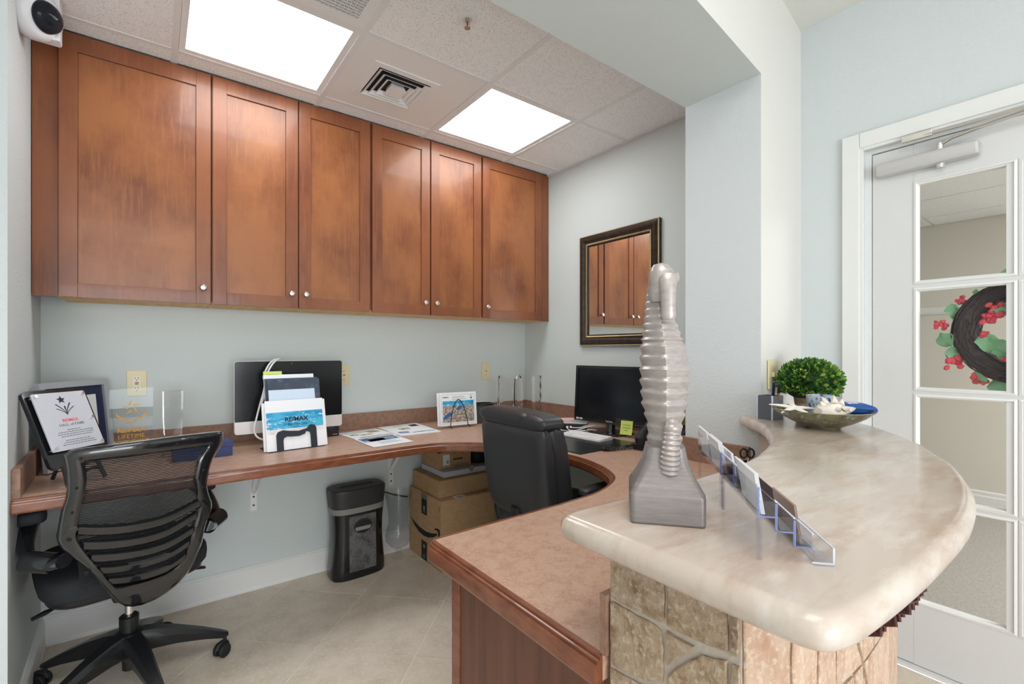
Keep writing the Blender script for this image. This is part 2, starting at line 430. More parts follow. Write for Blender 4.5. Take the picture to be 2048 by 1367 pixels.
# =================================================================== COUNTER
ZT = 1.02
outer = [(.497, .53), (.495, .36), (.4945, .24), (.496, .193), (.502, .173), (.514, .161), (.54, .153), (.569, .149), (.661, .142), (.794, .137), (.971, .142), (1.132, .158),
         (1.266, .185), (1.451, .238), (1.556, .285), (1.69, .347), (1.829, .435), (1.921, .498), (1.978, .549), (2.041, .609), (2.11, .70), (2.15, .80), (2.16, .895)]
inner = [(1.869, .866), (1.868, .935), (1.845, .937), (1.825, .924), (1.772, .865), (1.679, .78), (1.576, .715), (1.462, .653), (1.372, .615), (1.283, .588), (1.17, .56), (1.089, .547), (.946, .538), (.853, .538), (.54, .549), (.512, .545)]
outer = [(x+(.003 if x < .53 else 0), y+((.007 if x < .9 else .003) if y < .3 else .0)) for x, y in outer]
oc = [(p.x, p.y) for p in spline([(x, y, 0) for x, y in outer], 3)] + inner
def bullnose(poly, zt, th, r=.02, k=5):
    n = len(poly); A = sum(poly[i-1][0]*poly[i][1]-poly[i][0]*poly[i-1][1] for i in range(n))
    sg = 1 if A > 0 else -1
    nr = []
    for i in range(n):
        a = Vector(poly[i-1]); b = Vector(poly[i]); c = Vector(poly[(i+1) % n])
        t = ((b-a).normalized()+(c-b).normalized())
        t = t.normalized() if t.length > 1e-6 else (c-b).normalized()
        nr.append(Vector((-t.y, t.x))*sg)
    rings = []
    for q in range(2*k+1):
        a = math.pi*q/(2*k); o = r*(1-math.sin(a)); z = zt-th/2+th/2*math.cos(a)
        rings.append([Vector((p[0]+m.x*o, p[1]+m.y*o, z)) for p, m in zip(poly, nr)])
    return rings
counter = thing('reception_counter', 'curved cream travertine-topped reception counter on a rough stone-clad wall', 'counter', (1.2, .4, 0))
W = lambda bm, t: tr(bm, Matrix.Translation(-Vector(t.location)))      # world -> thing space (unrotated things)
bm = BM(); loft(bm, bullnose(oc, ZT, .040)); obj('countertop', W(bm, counter), stone, counter, 50)
so = [(.565, .285), (.60, .268), (.68, .256), (.82, .25), (.98, .256), (1.13, .275), (1.3, .318), (1.46, .375), (1.62, .455), (1.76, .55), (1.88, .65), (1.97, .75), (2.02, .885)]
sb = [(1.86, .866), (1.80, .84), (1.70, .752), (1.58, .672), (1.44, .60), (1.3, .555), (1.12, .512), (.95, .492), (.565, .489)]
bm = BM(); prism(bm, so+sb, 0, .9795)
for v in bm.verts: v.co.x += 0.0
obj('stone_wall_core', W(bm, counter), grout, counter)
# end-face stones (plane x = .565)
def jit(P, k):      # subdivide and roughen an outline
    out = []
    for i in range(len(P)):
        a = Vector((*P[i-1], 0)); b = Vector((*P[i], 0)); n = max(1, int((b-a).length/.012))
        for j in range(n): 
            q = a.lerp(b, j/n); out.append((q.x+rnd.uniform(-k, k), q.y+rnd.uniform(-k, k)))
    return out
ends = [[(.487, .975), (.390, .975), (.391, .906), (.397, .897), (.412, .895), (.438, .894), (.469, .894), (.487, .898)],
        [(.487, .884), (.480, .889), (.466, .888), (.438, .888), (.408, .889), (.397, .886), (.393, .861), (.393, .815), (.419, .803), (.449, .796), (.487, .791)],
        [(.487, .784), (.449, .789), (.426, .793), (.393, .806), (.393, .70), (.487, .70)],
        [(.386, .975), (.301, .975), (.300, .904), (.330, .899), (.361, .896), (.386, .896)],
        [(.386, .889), (.361, .889), (.345, .888), (.359, .872), (.376, .854), (.386, .842)],
        [(.385, .830), (.373, .846), (.353, .866), (.335, .882), (.318, .886), (.301, .893), (.301, .79), (.385, .77)],
        [(.295, .975), (.286, .975), (.287, .904), (.295, .902)], [(.295, .893), (.286, .893), (.286, .79), (.295, .79)],
        [(.385, .762), (.300, .782), (.300, .62), (.385, .64)]]
z = .69
while z > .05:
    ends += [[(.487, z), (.393, z-.01), (.393, z-.11), (.487, z-.10)], [(.385, z-.06), (.300, z-.08), (.300, max(z-.19, .01)), (.385, max(z-.17, .01))]]; z -= .125
for P in ends:
    P = jit(P, .0011); bm = BM()
    cy_ = sum(p[0] for p in P)/len(P); cz_ = sum(p[1] for p in P)/len(P)
    r0 = [Vector((.566, y, z)) for y, z in P]; r1 = [Vector((.5625, y, z)) for y, z in P]
    r2 = [Vector((.5605, y+(cy_-y)*.06, z+(cz_-z)*.06)) for y, z in P]
    loft(bm, [r0, r1, r2]); obj('stone', W(bm, counter), rough, counter, 40)
# curved front stones: irregular slivers mapped along the curve
arc = [Vector((x, y, 0)) for x, y in so]; fine = spline(arc, 8)
cum = [0]
for a, b in zip(fine, fine[1:]): cum.append(cum[-1]+(b-a).length)
def onarc(s, off=0):
    s = max(0, min(s, cum[-1]-1e-4))
    for i in range(len(cum)-1):
        if cum[i+1] >= s: break
    t = (s-cum[i])/max(cum[i+1]-cum[i], 1e-6); p = fine[i].lerp(fine[i+1], t); d = (fine[i+1]-fine[i]).normalized()
    return p+Vector((d.y, -d.x, 0))*off
def arcstone(P):
    P = jit(P, .001); bm = BM(); cs = sum(p[0] for p in P)/len(P); cz_ = sum(p[1] for p in P)/len(P)
    f = lambda s, z, o: onarc(s, o)+Vector((0, 0, z))
    rings = [[f(s, z, -.001) for s, z in P], [f(s, z, .003) for s, z in P], [f(s+(cs-s)*.05, z+(cz_-z)*.03, .0045) for s, z in P]]
    loft(bm, rings); obj('stone', W(bm, counter), roughl, counter, 40)
g_ = .0025; s0 = .002; zt_ = .975; k = 0
while s0 < cum[-1]-.05:
    wd = (.075, .12, .105, .09, .14, .11)[k % 6]; s1 = min(s0+wd, cum[-1])
    for r_, (za, zb) in enumerate(((.80, .975), (.60, .795), (.40, .595), (.20, .395), (.005, .195))):
        sk = rnd.uniform(-.02, .02); mid = s0+wd*rnd.uniform(.35, .65)
        if k == 0 and r_ == 0: arcstone([(s0, za), (s1-g_, za+.0), (s1-g_, zb), (s0, zb)])
        elif (k+r_) % 2:
            arcstone([(s0+g_, za), (mid-g_+sk, za), (mid+.02-g_, zb), (s0+g_, zb)])
            arcstone([(mid+g_+sk, za), (s1-g_, za), (s1-g_, zb), (mid+.02+g_, zb)])
        else:
            arcstone([(s0+g_, za+.006), (s1-g_*2, za), (s0+g_, zb-.02)])
            arcstone([(s1-g_, za+.008), (s1-g_, zb), (s0+g_*2+.004, zb)])
    s0 = s1; k += 1
# carved corbel under the overhang
corb = thing('carved_corbel', 'dark mahogany carved corbel under the curved counter overhang', 'corbel', (0, 0, 0))
pc = onarc(.33); 
cm = M('mahogany', sr(70, 24, 24), .3, n=((60,)*3, sr(48, 14, 16), 3, .4, .7))
dd = Vector((.15, -.989, 0)).normalized(); sd = Vector((dd.y, -dd.x, 0))
prof = [(0, .978), (.078, .978), (.080, .964), (.071, .956), (.072, .943), (.056, .937), (.058, .921), (.042, .914), (.042, .901), (.026, .894), (.018, .885), (0, .880)]
base = Vector((.785, .2470, 0)); dd = Vector((.02, -1, 0)).normalized(); sd = Vector((dd.y, -dd.x, 0))
corb.location = (base.x, base.y, .88)
bm = BM(); loft(bm, [[base+dd*(o+.001)+sd*s_+Vector((0, 0, z)) for o, z in prof] for s_ in (-.024, .024)])
tr(bm, Matrix.Translation(-Vector(corb.location))); obj('bracket', bm, cm, corb, 30)
for s_ in (-.018, 0, .018):
    bm = BM(); tube(bm, [base+dd*(o+.003)+sd*s_+Vector((0, 0, z-.002)) for o, z in prof[1:-1]], .004, 6)
    tr(bm, Matrix.Translation(-Vector(corb.location))); obj('carved_rib', bm, cm, corb)

# =================================================================== DESK
desk = thing('built_in_desk', 'U-shaped built-in brown laminate desk with a grooved wooden edge', 'desk', (1.0, 2.0, 0))
contour = [(-.357, 2.150), (.3, 2.155), (.81, 2.163), (.94, 2.168), (1.073, 2.166), (1.172, 2.148), (1.278, 2.082), (1.358, 2.006), (1.43, 1.895), (1.48, 1.77), (1.507, 1.606), (1.504, 1.469), (1.475, 1.344),
           (1.422, 1.231), (1.345, 1.147), (1.195, 1.083), (1.035, 1.066), (.787, 1.062), (.572, 1.060), (.561, 1.058), (.557, 1.049), (.556, 1.03), (.556, .497)]
cs_ = spline([(x, y, 0) for x, y in contour[1:-5]], 4)
cont = [Vector((-.357, 2.15, 0))]+cs_+[Vector((x, y, 0)) for x, y in contour[-4:]]
hook = [(1.10, .514), (1.30, .557), (1.44, .602), (1.58, .674), (1.70, .754), (1.80, .842), (1.868, .9), (1.868, 1.192), (XR-.001, 1.192), (XR-.001, YB-.001), (-.384, YB-.001)]
top = [(p.x, p.y) for p in cont]+[(.95, .494)]+hook
bm = BM(); prism(bm, top, ZD-.040, ZD); obj('worktop', W(bm, desk), lam, desk, 30)
prof = [(-.004, .0012), (.005, .0012), (.007, -.0005), (.0072, -.0045), (.011, -.0040), (.014, -.0052), (.0145, -.0100), (.019, -.0098), (.0225, -.0120), (.0235, -.0170), (.0235, -.038), (.020, -.044), (-.004, -.044)]
rings = []
for i, p in enumerate(cont):
    a = cont[max(i-1, 0)]; b = cont[min(i+1, len(cont)-1)]; t = (b-a).normalized(); nrm = Vector((t.y, -t.x, 0))
    rings.append([p+nrm*o*.8+Vector((0, 0, ZD+z)) for o, z in prof])
bm = BM(); loft(bm, rings); obj('wooden_edge', W(bm, desk), edgew, desk, 25)
def splashrun(P, th=.02, z0=ZD+.0005, z1=.897):
    P = [Vector((*p, 0)) for p in P]; rings = []
    for i, p in enumerate(P):
        a = P[max(i-1, 0)]; b = P[min(i+1, len(P)-1)]; t = (b-a).normalized(); n = Vector((t.y, -t.x, 0))*th
        rings.append([p+Vector((0, 0, z0)), p+n+Vector((0, 0, z0)), p+n+Vector((0, 0, z1)), p+Vector((0, 0, z1))])
    bm = BM(); loft(bm, rings); return W(bm, desk)
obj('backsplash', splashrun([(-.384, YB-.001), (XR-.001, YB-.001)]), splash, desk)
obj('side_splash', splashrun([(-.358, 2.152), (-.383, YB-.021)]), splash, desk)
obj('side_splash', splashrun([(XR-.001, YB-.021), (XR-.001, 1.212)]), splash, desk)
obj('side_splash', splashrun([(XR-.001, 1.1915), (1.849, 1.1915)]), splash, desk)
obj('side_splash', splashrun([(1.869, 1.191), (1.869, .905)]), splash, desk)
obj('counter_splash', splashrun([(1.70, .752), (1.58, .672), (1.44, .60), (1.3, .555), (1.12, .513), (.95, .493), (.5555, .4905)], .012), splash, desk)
# steel brackets below
def bracket(x, lab):
    t = thing('shelf_bracket', lab, 'bracket', (x, YB-.002, .42), group='white desk brackets')
    bm = BM(); bx(bm, -.017, .017, -.004, 0, 0, .338, .001); obj('wall_leg', bm, metalw, t)
    bm = BM(); bx(bm, -.017, .017, -.30, -.004, .334, .338, .001); obj('top_leg', bm, metalw, t)
    bm = BM(); tube(bm, [(0, -.004, .10), (0, -.26, .334)], [.014, .014], 4); obj('brace', bm, metalw, t)
    for z in (.03, .075):
        bm = BM(); cyl(bm, (0, -.0045, z), (0, -.0065, z), .005, n=10); obj('screw', bm, black, t)
bracket(.428, 'white steel wall bracket under the desk beside the mesh chair')
bracket(1.20, 'white steel wall bracket under the desk above the shredder')
# pedestal cabinet under the front run
ped = thing('desk_pedestal', 'brown wood-grain drawer pedestal under the front end of the desk', 'cabinet', (.58, .75, 0))
px0, px1, py0, py1 = .585, 1.05, .497, 1.005
bm = BM(); bx(bm, px0-.58, px0-.58+.012, py0-.75, py1-.75-.035, .0, .757); obj('end_panel', bm, panelw, ped)
bm = BM(); bx(bm, px0-.58-.004, px0-.58+.014, py1-.75-.033, py1-.75, .0, .757, .002); obj('corner_post', bm, edgew, ped)
bm = BM(); bx(bm, px0-.58+.013, px1-.58, py0-.75, py1-.75-.004, .06, .755); obj('carcass', bm, panelw, ped)
for z0, z1 in ((.575, .750), (.40, .568), (.07, .393)):
    bm = BM(); bx(bm, px0-.58+.004, px1-.58, py1-.75, py1-.75+.016, z0, z1, .003); d_ = obj('drawer_front', bm, panelw, ped)
    bm = BM(); tube(bm, [(.19, py1-.75+.016, (z0+z1)/2), (.19, py1-.75+.04, (z0+z1)/2), (.29, py1-.75+.04, (z0+z1)/2), (.29, py1-.75+.016, (z0+z1)/2)], .005, 8); obj('handle', bm, nickel, d_)

# =================================================================== WALL CABINETS
cz0, cz1 = 1.489, ZC-.002
def knob(x, parent):
    bm = BM(); prof = [(.0045, 0), (.0045, .012), (.009, .015), (.0135, .019), (.0145, .024), (.011, .029), (.004, .031)]
    lathe(bm, prof, 18); tr(bm, Matrix.Translation((x, -.021, 1.560-cz0)) @ Matrix.Rotation(R(90), 4, 'X'))
    return obj('knob', bm, nickel, parent)
def cabinet(x0, x1, doors, label, fillers=()):
    t = thing('wall_cabinet', label, 'cabinet', ((x0+x1)/2, YC, cz0), group='reddish brown wall cabinets'); cx = (x0+x1)/2
    bm = BM()
    bx(bm, x0-cx+.001, x1-cx-.001, .0, YB-YC-.001, .012, cz1-cz0); obj('carcass', bm, wood, t)
    bm = BM(); bx(bm, x0-cx+.012, x1-cx-.012, .012, YB-YC-.004, .001, .012); obj('bottom_panel', bm, woodraw, t)
    for a, b in ((x0-cx+.001, x0-cx+.015), (x1-cx-.015, x1-cx-.001)):
        bm = BM(); bx(bm, a, b, .0, YB-YC-.004, .0, .012); obj('bottom_rail', bm, woodraw, t)
    for f0, f1 in fillers:
        bm = BM(); bx(bm, f0-cx, f1-cx, -.004, .014, .0, cz1-cz0-.004, .001); obj('filler_strip', bm, wood, t)
    for d0, d1, kx in doors:
        st = .056; zt = cz1-cz0-.004; z0 = 0.0
        bm = BM(); a0, a1 = d0-cx, d1-cx
        ys_ = (-.021, -.002)
        bx(bm, a0, a0+st, *ys_, z0, zt, .0015); bx(bm, a1-st, a1, *ys_, z0, zt, .0015)
        bx(bm, a0+st, a1-st, -.0207, -.002, z0, z0+st, .001); bx(bm, a0+st, a1-st, -.0207, -.002, zt-st-.012, zt, .001)
        d = obj('door', bm, wood, t)
        bm = BM(); bx(bm, a0+st+.0008, a1-st-.0008, -.0125, -.004, z0+st+.0008, zt-st-.0128); obj('panel', bm, woodp, d)
        knob(kx-cx, d)
cabinet(-.300, .2135, [(-.296, .2105, .181)], 'leftmost single-door reddish brown wall cabinet under the camera dome', [(-.372, -.299)])
cabinet(.2145, .962, [(.218, .584, .552), (.589, .957, .620)], 'two-door reddish brown wall cabinet right of the leftmost single one')
cabinet(.9645, 1.703, [(.970, 1.326, 1.291), (1.334, 1.695, 1.365)], 'two-door reddish brown wall cabinet above the standing postcards')
cabinet(1.7045, XR-.002, [(1.709, 2.212, 1.737)], 'rightmost single-door reddish brown wall cabinet meeting the side wall', [(2.214, XR-.003)])

# =================================================================== CEILING FIXTURES
def troffer(x0, x1, y0, y1, label):
    t = thing('ceiling_light', label, 'light', ((x0+x1)/2, (y0+y1)/2, ZC), group='square ceiling troffers'); a = (x1-x0)/2; b = (y1-y0)/2
    L4 = lambda u, v, z: [(-u, -v, z), (u, -v, z), (u, v, z), (-u, v, z)]
    bm = BM(); quadstrip(bm, L4(a-.013, b-.013, .0), L4(a-.036, b-.036, .004), Vector((0, 0, .012))); obj('frame', bm, cgrid, t)
    m = bpy.data.materials.get('lamp_diffuser')
    if not m:
        m = M('lamp_diffuser', (.9, .9, .9), .4, emit=(.965, .99, 1), estr=TROFFER)
    bm = BM(); bx(bm, -a+.034, a-.034, -b+.034, b-.034, .005, .011); obj('diffuser', bm, m, t)
    return t
troffer(.073, .672, 1.847, 2.452, 'square lit ceiling light above the leftmost wall cabinets')
troffer(1.276, 1.880, 1.847, 2.452, 'square lit ceiling light nearer the mirror wall')
# supply diffuser panel
v = thing('air_diffuser', 'white ceiling air diffuser with stepped square louvres between the two lights', 'vent', (.974, 2.15, ZC))
sq = lambda a, z, cx=0, cy=0: [(cx-a, cy-a, z), (cx+a, cy-a, z), (cx+a, cy+a, z), (cx-a, cy+a, z)]
vx, vy = -.04, .01
bm = BM(); quadstrip(bm, [(-.289, -.290, .001), (.289, -.290, .001), (.289, .290, .001), (-.289, .290, .001)], sq(.132, .001, vx, vy), Vector((0, 0, .009))); obj('face_panel', bm, metalw, v)
bm = BM(); bx(bm, vx-.131, vx+.131, vy-.131, vy+.131, .0105, .0116); obj('throat_shade_plate', bm, blackm, v)  # black plate under the slab; its colour stands in for shade inside the throat
bm = BM(); quadstrip(bm, sq(.16, -.003, vx, vy), sq(.128, -.004, vx, vy), Vector((0, 0, .006))); obj('rim', bm, metalw, v)
for i, a in enumerate((.118, .092, .066)):
    bm = BM(); quadstrip(bm, sq(a+.006, -.009-.003*i, vx, vy), sq(a-.012, .003-.002*i, vx, vy), Vector((0, 0, .0015))); obj('louvre', bm, metalw, v)
bm = BM(); loft(bm, [sq(.042, -.022, vx, vy), sq(.036, -.012, vx, vy), sq(.03, .008, vx, vy)]); obj('centre_cone', bm, metalw, v)
# return grille
v = thing('return_grille', 'white egg-crate return air grille in the ceiling behind the first light', 'vent', (.373, 1.545, ZC))
bm = BM(); quadstrip(bm, [(-.288, -.290, -.002), (.288, -.290, -.002), (.288, .290, -.002), (-.288, .290, -.002)], sq(.252, .0, 0, 0), Vector((0, 0, .012))); obj('frame', bm, metalw, v)
bm = BM()
for i in range(33):
    p = -.252+.504*i/32; bx(bm, p-.0014, p+.0014, -.252, .252, .0, .0104); bx(bm, -.252, .252, p-.0014, p+.0014, .0, .0104)
g = obj('egg_crate', bm, metalw, v); g['kind'] = 'stuff'
bm = BM(); bx(bm, -.252, .252, -.252, .252, .0106, .0116); obj('plenum_shade_plate', bm, greyl, v)  # grey plate close above the grille, plenum shade put into its colour
# sprinkler
v = thing('sprinkler', 'small pendant fire sprinkler with white escutcheon in a ceiling tile', 'sprinkler', (.955, 1.534, ZC))
bm = BM(); lathe(bm, [(.036, 0), (.034, -.005), (.018, -.007), (.016, -.002)], 24); obj('escutcheon', bm, metalw, v)
bm = BM(); lathe(bm, [(.009, 0), (.009, -.014), (.006, -.016)], 12)
for s in (-1, 1): tube(bm, [(s*.008, 0, -.012), (s*.011, 0, -.022), (s*.004, 0, -.036)], .002, 6)
lathe(bm, [(.012, -.037), (.012, -.039)], 14); obj('frame', bm, nickel, v)
bm = BM(); cyl(bm, (0, 0, -.014), (0, 0, -.036), .0025, n=8); obj('glass_bulb', bm, redb, v)
# dome camera on the jamb wall
v = thing('dome_camera', 'white security camera with a dark glass dome above the leftmost cabinet', 'camera', (-.31, 2.30, 2.44))
ax = Vector((.74, -.53, -.22)).normalized(); q = ax.to_track_quat('Z', 'Y').to_matrix().to_4x4()
bm = BM(); lathe(bm, [(.070, -.052), (.078, -.045), (.082, -.02), (.080, -.006), (.073, .008), (.060, .016), (.052, .018)], 40); tr(bm, q); obj('housing', bm, M('camera_white', sr(226, 226, 230), .3), v)
bm = BM(); lathe(bm, [(.052, .0175), (.0505, .024), (.046, .034), (.036, .044), (.02, .0505), (.004, .052)], 32); tr(bm, q); obj('dome', bm, M('smoked_dome', sr(70, 72, 82), .03, trans=.75, ior=1.2), v)
bm = BM(); lathe(bm, [(.046, .0178), (.046, .019)], 24); cyl(bm, (.012, 0, .019), (.012, 0, .036), .015, n=16); tr(bm, q); obj('lens', bm, black, v)
bm = BM(); bx(bm, -.055, .045, .03, .085, -.055, .105-.001, .008); obj('mount', bm, M('camera_white', (1, 1, 1)), v)

# =================================================================== WALL FITTINGS
def outlet(c, rz, label, gfci=True):
    t = thing('wall_outlet', label, 'outlet', c, rz, group='ivory wall outlets')
    bm = BM(); bx(bm, -.037, .037, -.006, -.0005, -.060, .060, .002); obj('cover_plate', bm, ivory, t)
    bm = BM(); bx(bm, -.017, .017, -.009, -.006, -.034, .034, .001); f = obj('receptacle', bm, M('ivory_light', sr(232, 222, 190), .35), t)
    bm = BM()
    for s in (-1, 1):
        for dx in (-.006, .006): bx(bm, dx-.0012, dx+.0012, -.0096, -.0089, s*.024-.004, s*.024+.004)
        lathe(bm, [(.0022, 0), (.0022, .0006)], 8, (0, 0, 0)); 
        for vv in bm.verts[-16:]: vv.co = Vector((vv.co.x, -.0096+vv.co.z, s*.024-.0095+vv.co.y))
    obj('slots', bm, black, f)
    if gfci:
        bm = BM(); bx(bm, -.007, .007, -.0105, -.009, .0015, .0055, .0005); obj('reset_button', bm, redb, f)
        bm = BM(); bx(bm, -.007, .007, -.0105, -.009, -.0055, -.0015, .0005); obj('test_button', bm, black, f)
    return t
outlet((-.061, YB, 1.122), 0, 'ivory outlet on the back wall behind the gold-lettered glass award')
outlet((.905, YB, 1.130), 0, 'ivory outlet on the back wall at the right edge of the all-in-one computer')
outlet((1.927, YB, 1.128), 0, 'ivory outlet on the back wall above the leather chair')
outlet((XR, 2.06, .43), R(-90), 'ivory outlet low on the side wall under the desk', False)
sw = thing('light_switch', 'ivory light switch plate on the cream pier beside the green plant', 'switch', (1.995, .8795, 1.18), math.atan2(.07, .545))
bm = BM(); bx(bm, -.058, .058, -.007, -.0008, -.058, .058, .002); obj('cover_plate', bm, ivory, sw)
for sx_ in (-.023, .023):
    bm = BM(); bx(bm, sx_-.005, sx_+.005, -.018, -.007, -.010, .010, .002); obj('toggle', bm, ivory, sw)
    for z in (-.03, .03):
        bm = BM(); cyl(bm, (sx_, -.007, z), (sx_, -.0082, z), .003, n=10); obj('screw', bm, nickel, sw)
# mirror
mi = thing('wall_mirror', 'framed mirror with a dark bronze frame and gold beaded edges on the side wall', 'mirror', (XR, 1.923, 1.668))
hw, hh = .312, .362
def framesweep(prof):      # prof: (inset, proud)
    bm = BM()
    loops = []
    for o, d in prof: loops.append([Vector((-d, s*(hw-o), t_*(hh-o))) for s, t_ in ((-1, -1), (1, -1), (1, 1), (-1, 1))])
    V = [[bm.verts.new(p) for p in l] for l in loops]; n = len(V)
    for i in range(n):
        A_, B_ = V[i], V[(i+1) % n]
        for k in range(4): bm.faces.new((A_[k], A_[(k+1) % 4], B_[(k+1) % 4], B_[k]))
    return bm
bronze = M('bronze_frame', sr(74, 66, 62), .28, metal=.5, n=((30,)*3, sr(56, 48, 44), 3, .4, .7))
goldb = M('aged_gold', sr(186, 164, 120), .35, metal=.6)
obj('frame', framesweep([(0, .001), (0, .018), (.006, .024), (.014, .024), (.022, .034), (.036, .032), (.050, .018), (.068, .014), (.074, .010), (.074, .001)]), bronze, mi)
def beads(o, d, r):
    bm = BM(); C_ = [Vector((-d, s*(hw-o), t_*(hh-o))) for s, t_ in ((-1, -1), (1, -1), (1, 1), (-1, 1))]
    for k in range(4):
        a, b = C_[k], C_[(k+1) % 4]; n = int((b-a).length/.0095); P = []; rr = []
        for i in range(n):
            for f_, q_ in ((.05, .55), (.5, 1), (.95, .55)): P.append(a.lerp(b, (i+f_)/n)); rr.append(r*q_)
        tube(bm, P, rr, 6)
    return bm
obj('beaded_trim', beads(.004, .022, .0045), goldb, mi); obj('beaded_trim', beads(.060, .019, .0065), goldb, mi)
bm = BM(); bx(bm, -.0085, -.005, -hw+.07, hw-.07, -hh+.07, hh-.07); obj('mirror_glass', bm, M('mirror_silver', (.9, .92, .92), .01, 1), mi)
# door closer
dcx = DX+.03
v = thing('door_closer', 'silver hydraulic door closer with its arm at the top of the glazed door', 'door closer', (dcx, .49, 2.025))
bm = BM(); bx(bm, -.048, -.0015, -.157, .157, -.028, .028, .012); obj('body', bm, silver, v)
bm = BM(); cyl(bm, (-.024, -.045, -.028), (-.024, -.045, -.043), .014, .012); obj('valve_cap', bm, silver, v)
bm = BM(); cyl(bm, (-.024, -.045, .028), (-.024, -.045, .052), .010); tube(bm, [(-.024, -.045, .046), (-.035, -.08, .058), (-.045, -.14, .064), (-.075, -.42, .082)], .007, 8); obj('lower_arm', bm, nickel, v)
bm = BM(); tube(bm, [(-.058, .0, .088), (-.062, -.12, .086), (-.077, -.42, .088)], .0065, 8); obj('upper_arm', bm, nickel, v)
bm = BM(); bx(bm, -.064, -.052, -.03, .065, .078, .106, .004); obj('shoe', bm, nickel, v)

# =================================================================== WREATH ON THE DOOR
wr = thing('wreath', 'dark twig wreath with red blossoms and green leaves hanging behind the door glass', 'wreath', (DX+.03+.042+.049, .238, 1.345))
twig = M('dark_twig', sr(74, 64, 66), .8, n=((60,)*3, sr(98, 82, 72), 3, .5, .75))
bm = BM(); RR, rr_ = .152, .038
tube(bm, [(0, RR*math.cos(a), RR*math.sin(a)) for a in [2*math.pi*i/48 for i in range(48)]], rr_, 10, closed=True); obj('twig_core', bm, twig, wr)
bm = BM()
for i in range(260):
    a0 = rnd.uniform(0, 6.28); ln = rnd.uniform(.5, 1.3); b0 = rnd.uniform(0, 6.28); db = rnd.uniform(-1, 1); P = []
    for k in range(7):
        a = a0+ln*k/6; b = b0+db*k/6; r = rr_+.002+.004*rnd.random()
        P.append(((r*math.sin(b)), (RR+r*math.cos(b))*math.cos(a), (RR+r*math.cos(b))*math.sin(a)))
    tube(bm, P, .0016, 4)
o = obj('twigs', bm, twig, wr); o['kind'] = 'stuff'
lg = M('wreath_leaf', sr(132, 190, 138), .5, n=((40,)*3, sr(150, 190, 160), 3, .4, .7)); lr = M('wreath_blossom', sr(232, 80, 96), .5, n=((60,)*3, sr(240, 120, 126), 2, .5, .7))
def leafpart(a, rad, size, dx, rot):
    bm = BM(); n = 14; ring = []
    for i in range(n):
        t = 2*math.pi*i/n; r = size*(1+.09*math.cos(5*t)); ring.append(Vector((.012*math.sin(3*t)*size/.04, r*math.cos(t), r*math.sin(t))))
    c0 = bm.verts.new((-.006, 0, 0)); vs = [bm.verts.new(p) for p in ring]
    for i in range(n): bm.faces.new((c0, vs[i], vs[(i+1) % n]))
    tr(bm, Matrix.Translation((dx, -rad*math.cos(a), rad*math.sin(a))) @ Matrix.Rotation(rot, 4, 'Z') @ Matrix.Rotation(rot*.7, 4, 'Y'))
    obj('leaf', bm, lg, wr, 60)
for a, rad, s, dx, ro in ((155, .206, .030, .0, .5), (187, .214, .032, .0, -.4), (203, .204, .026, .0, .3), (255, .216, .036, .0, .2), (237, .208, .028, .0, -.5), (100, .208, .030, .0, .4),
                          (75, .205, .026, .0, -.4), (128, .195, .015, .0, .6), (120, .100, .028, -.03, .4), (110, .09, .024, -.03, -.4), (203, .096, .034, -.03, .3), (220, .086, .034, -.03, -.3), (240, .09, .032, -.03, .5), (262, .096, .03, -.03, 0), (60, .1, .026, -.02, .2), (-40, .1, .03, -.02, .2), (-10, .2, .028, .02, .3), (20, .2, .028, .02, -.3)):
    leafpart(R(a), rad, s, dx, ro)
def blossom(a, rad, size, dx):
    bm = BM()
    for k in range(11):
        c = Vector((rnd.uniform(-.4, .4), rnd.uniform(-1, 1), rnd.uniform(-1, 1)))*size*.75
        bmesh.ops.create_icosphere(bm, subdivisions=1, radius=size*rnd.uniform(.35, .55), matrix=Matrix.Translation(Vector((dx, -rad*math.cos(R(a)), rad*math.sin(R(a))))+c) @ Matrix.Rotation(rnd.uniform(0, 3), 4, 'X') @ Matrix.Diagonal((.6, 1, .8, 1)))
    obj('blossom', bm, lr, wr, 60)
for b_ in ((142, .208, .022, .0), (172, .228, .022, .0), (212, .215, .034, .0), (238, .208, .026, .0), (130, .104, .032, -.03), (152, .100, .026, -.03), (184, .096, .016, -.03), (248, .104, .014, -.045), (80, .115, .018, -.02), (30, .1, .02, -.02)): blossom(*b_)

# =================================================================== THINGS ON THE COUNTER
# seahorse sculpture
sh = thing('seahorse_sculpture', 'pearly ridged seahorse sculpture on a square tapered pewter base', 'sculpture', (.636, .441, ZT+.0005), R(-50.3))
bm = BM(); hb = .0535
def rsq(a, r, z, y0=0):
    P = rect_pts(2*a, 2*a, r, 4); return [Vector((x, y+y0, z)) for x, y in P]
prof = [(.0515, .006, 0), (.0535, .008, .003), (.0535, .008, .040), (.0525, .009, .046), (.047, .010, .055), (.041, .011, .066), (.035, .012, .080), (.031, .012, .094), (.0285, .012, .108)]
loft(bm, [rsq(a, r, z) for a, r, z in prof]); obj('base', bm, pewter, sh, 30)
key = [(.095, .0275, 0, .0), (.115, .0255, 0, .0), (.135, .0255, 0, .0), (.178, .0345, 0, .002), (.217, .0365, 0, .002), (.256, .034, -.002, .002), (.287, .0275, -.005, .004), (.310, .022, -.008, .006), (.334, .0185, -.010, .008), (.352, .017, -.009, .008), (.368, .014, -.006, .004)]
def kin(z):
    for a, b in zip(key, key[1:]):
        if z <= b[0]: t = (z-a[0])/(b[0]-a[0]); t = t*t*(3-2*t)*.5+t*.5; return [a[i]+(b[i]-a[i])*t for i in range(4)]
    return list(key[-1])
rings = []; NZ = 150
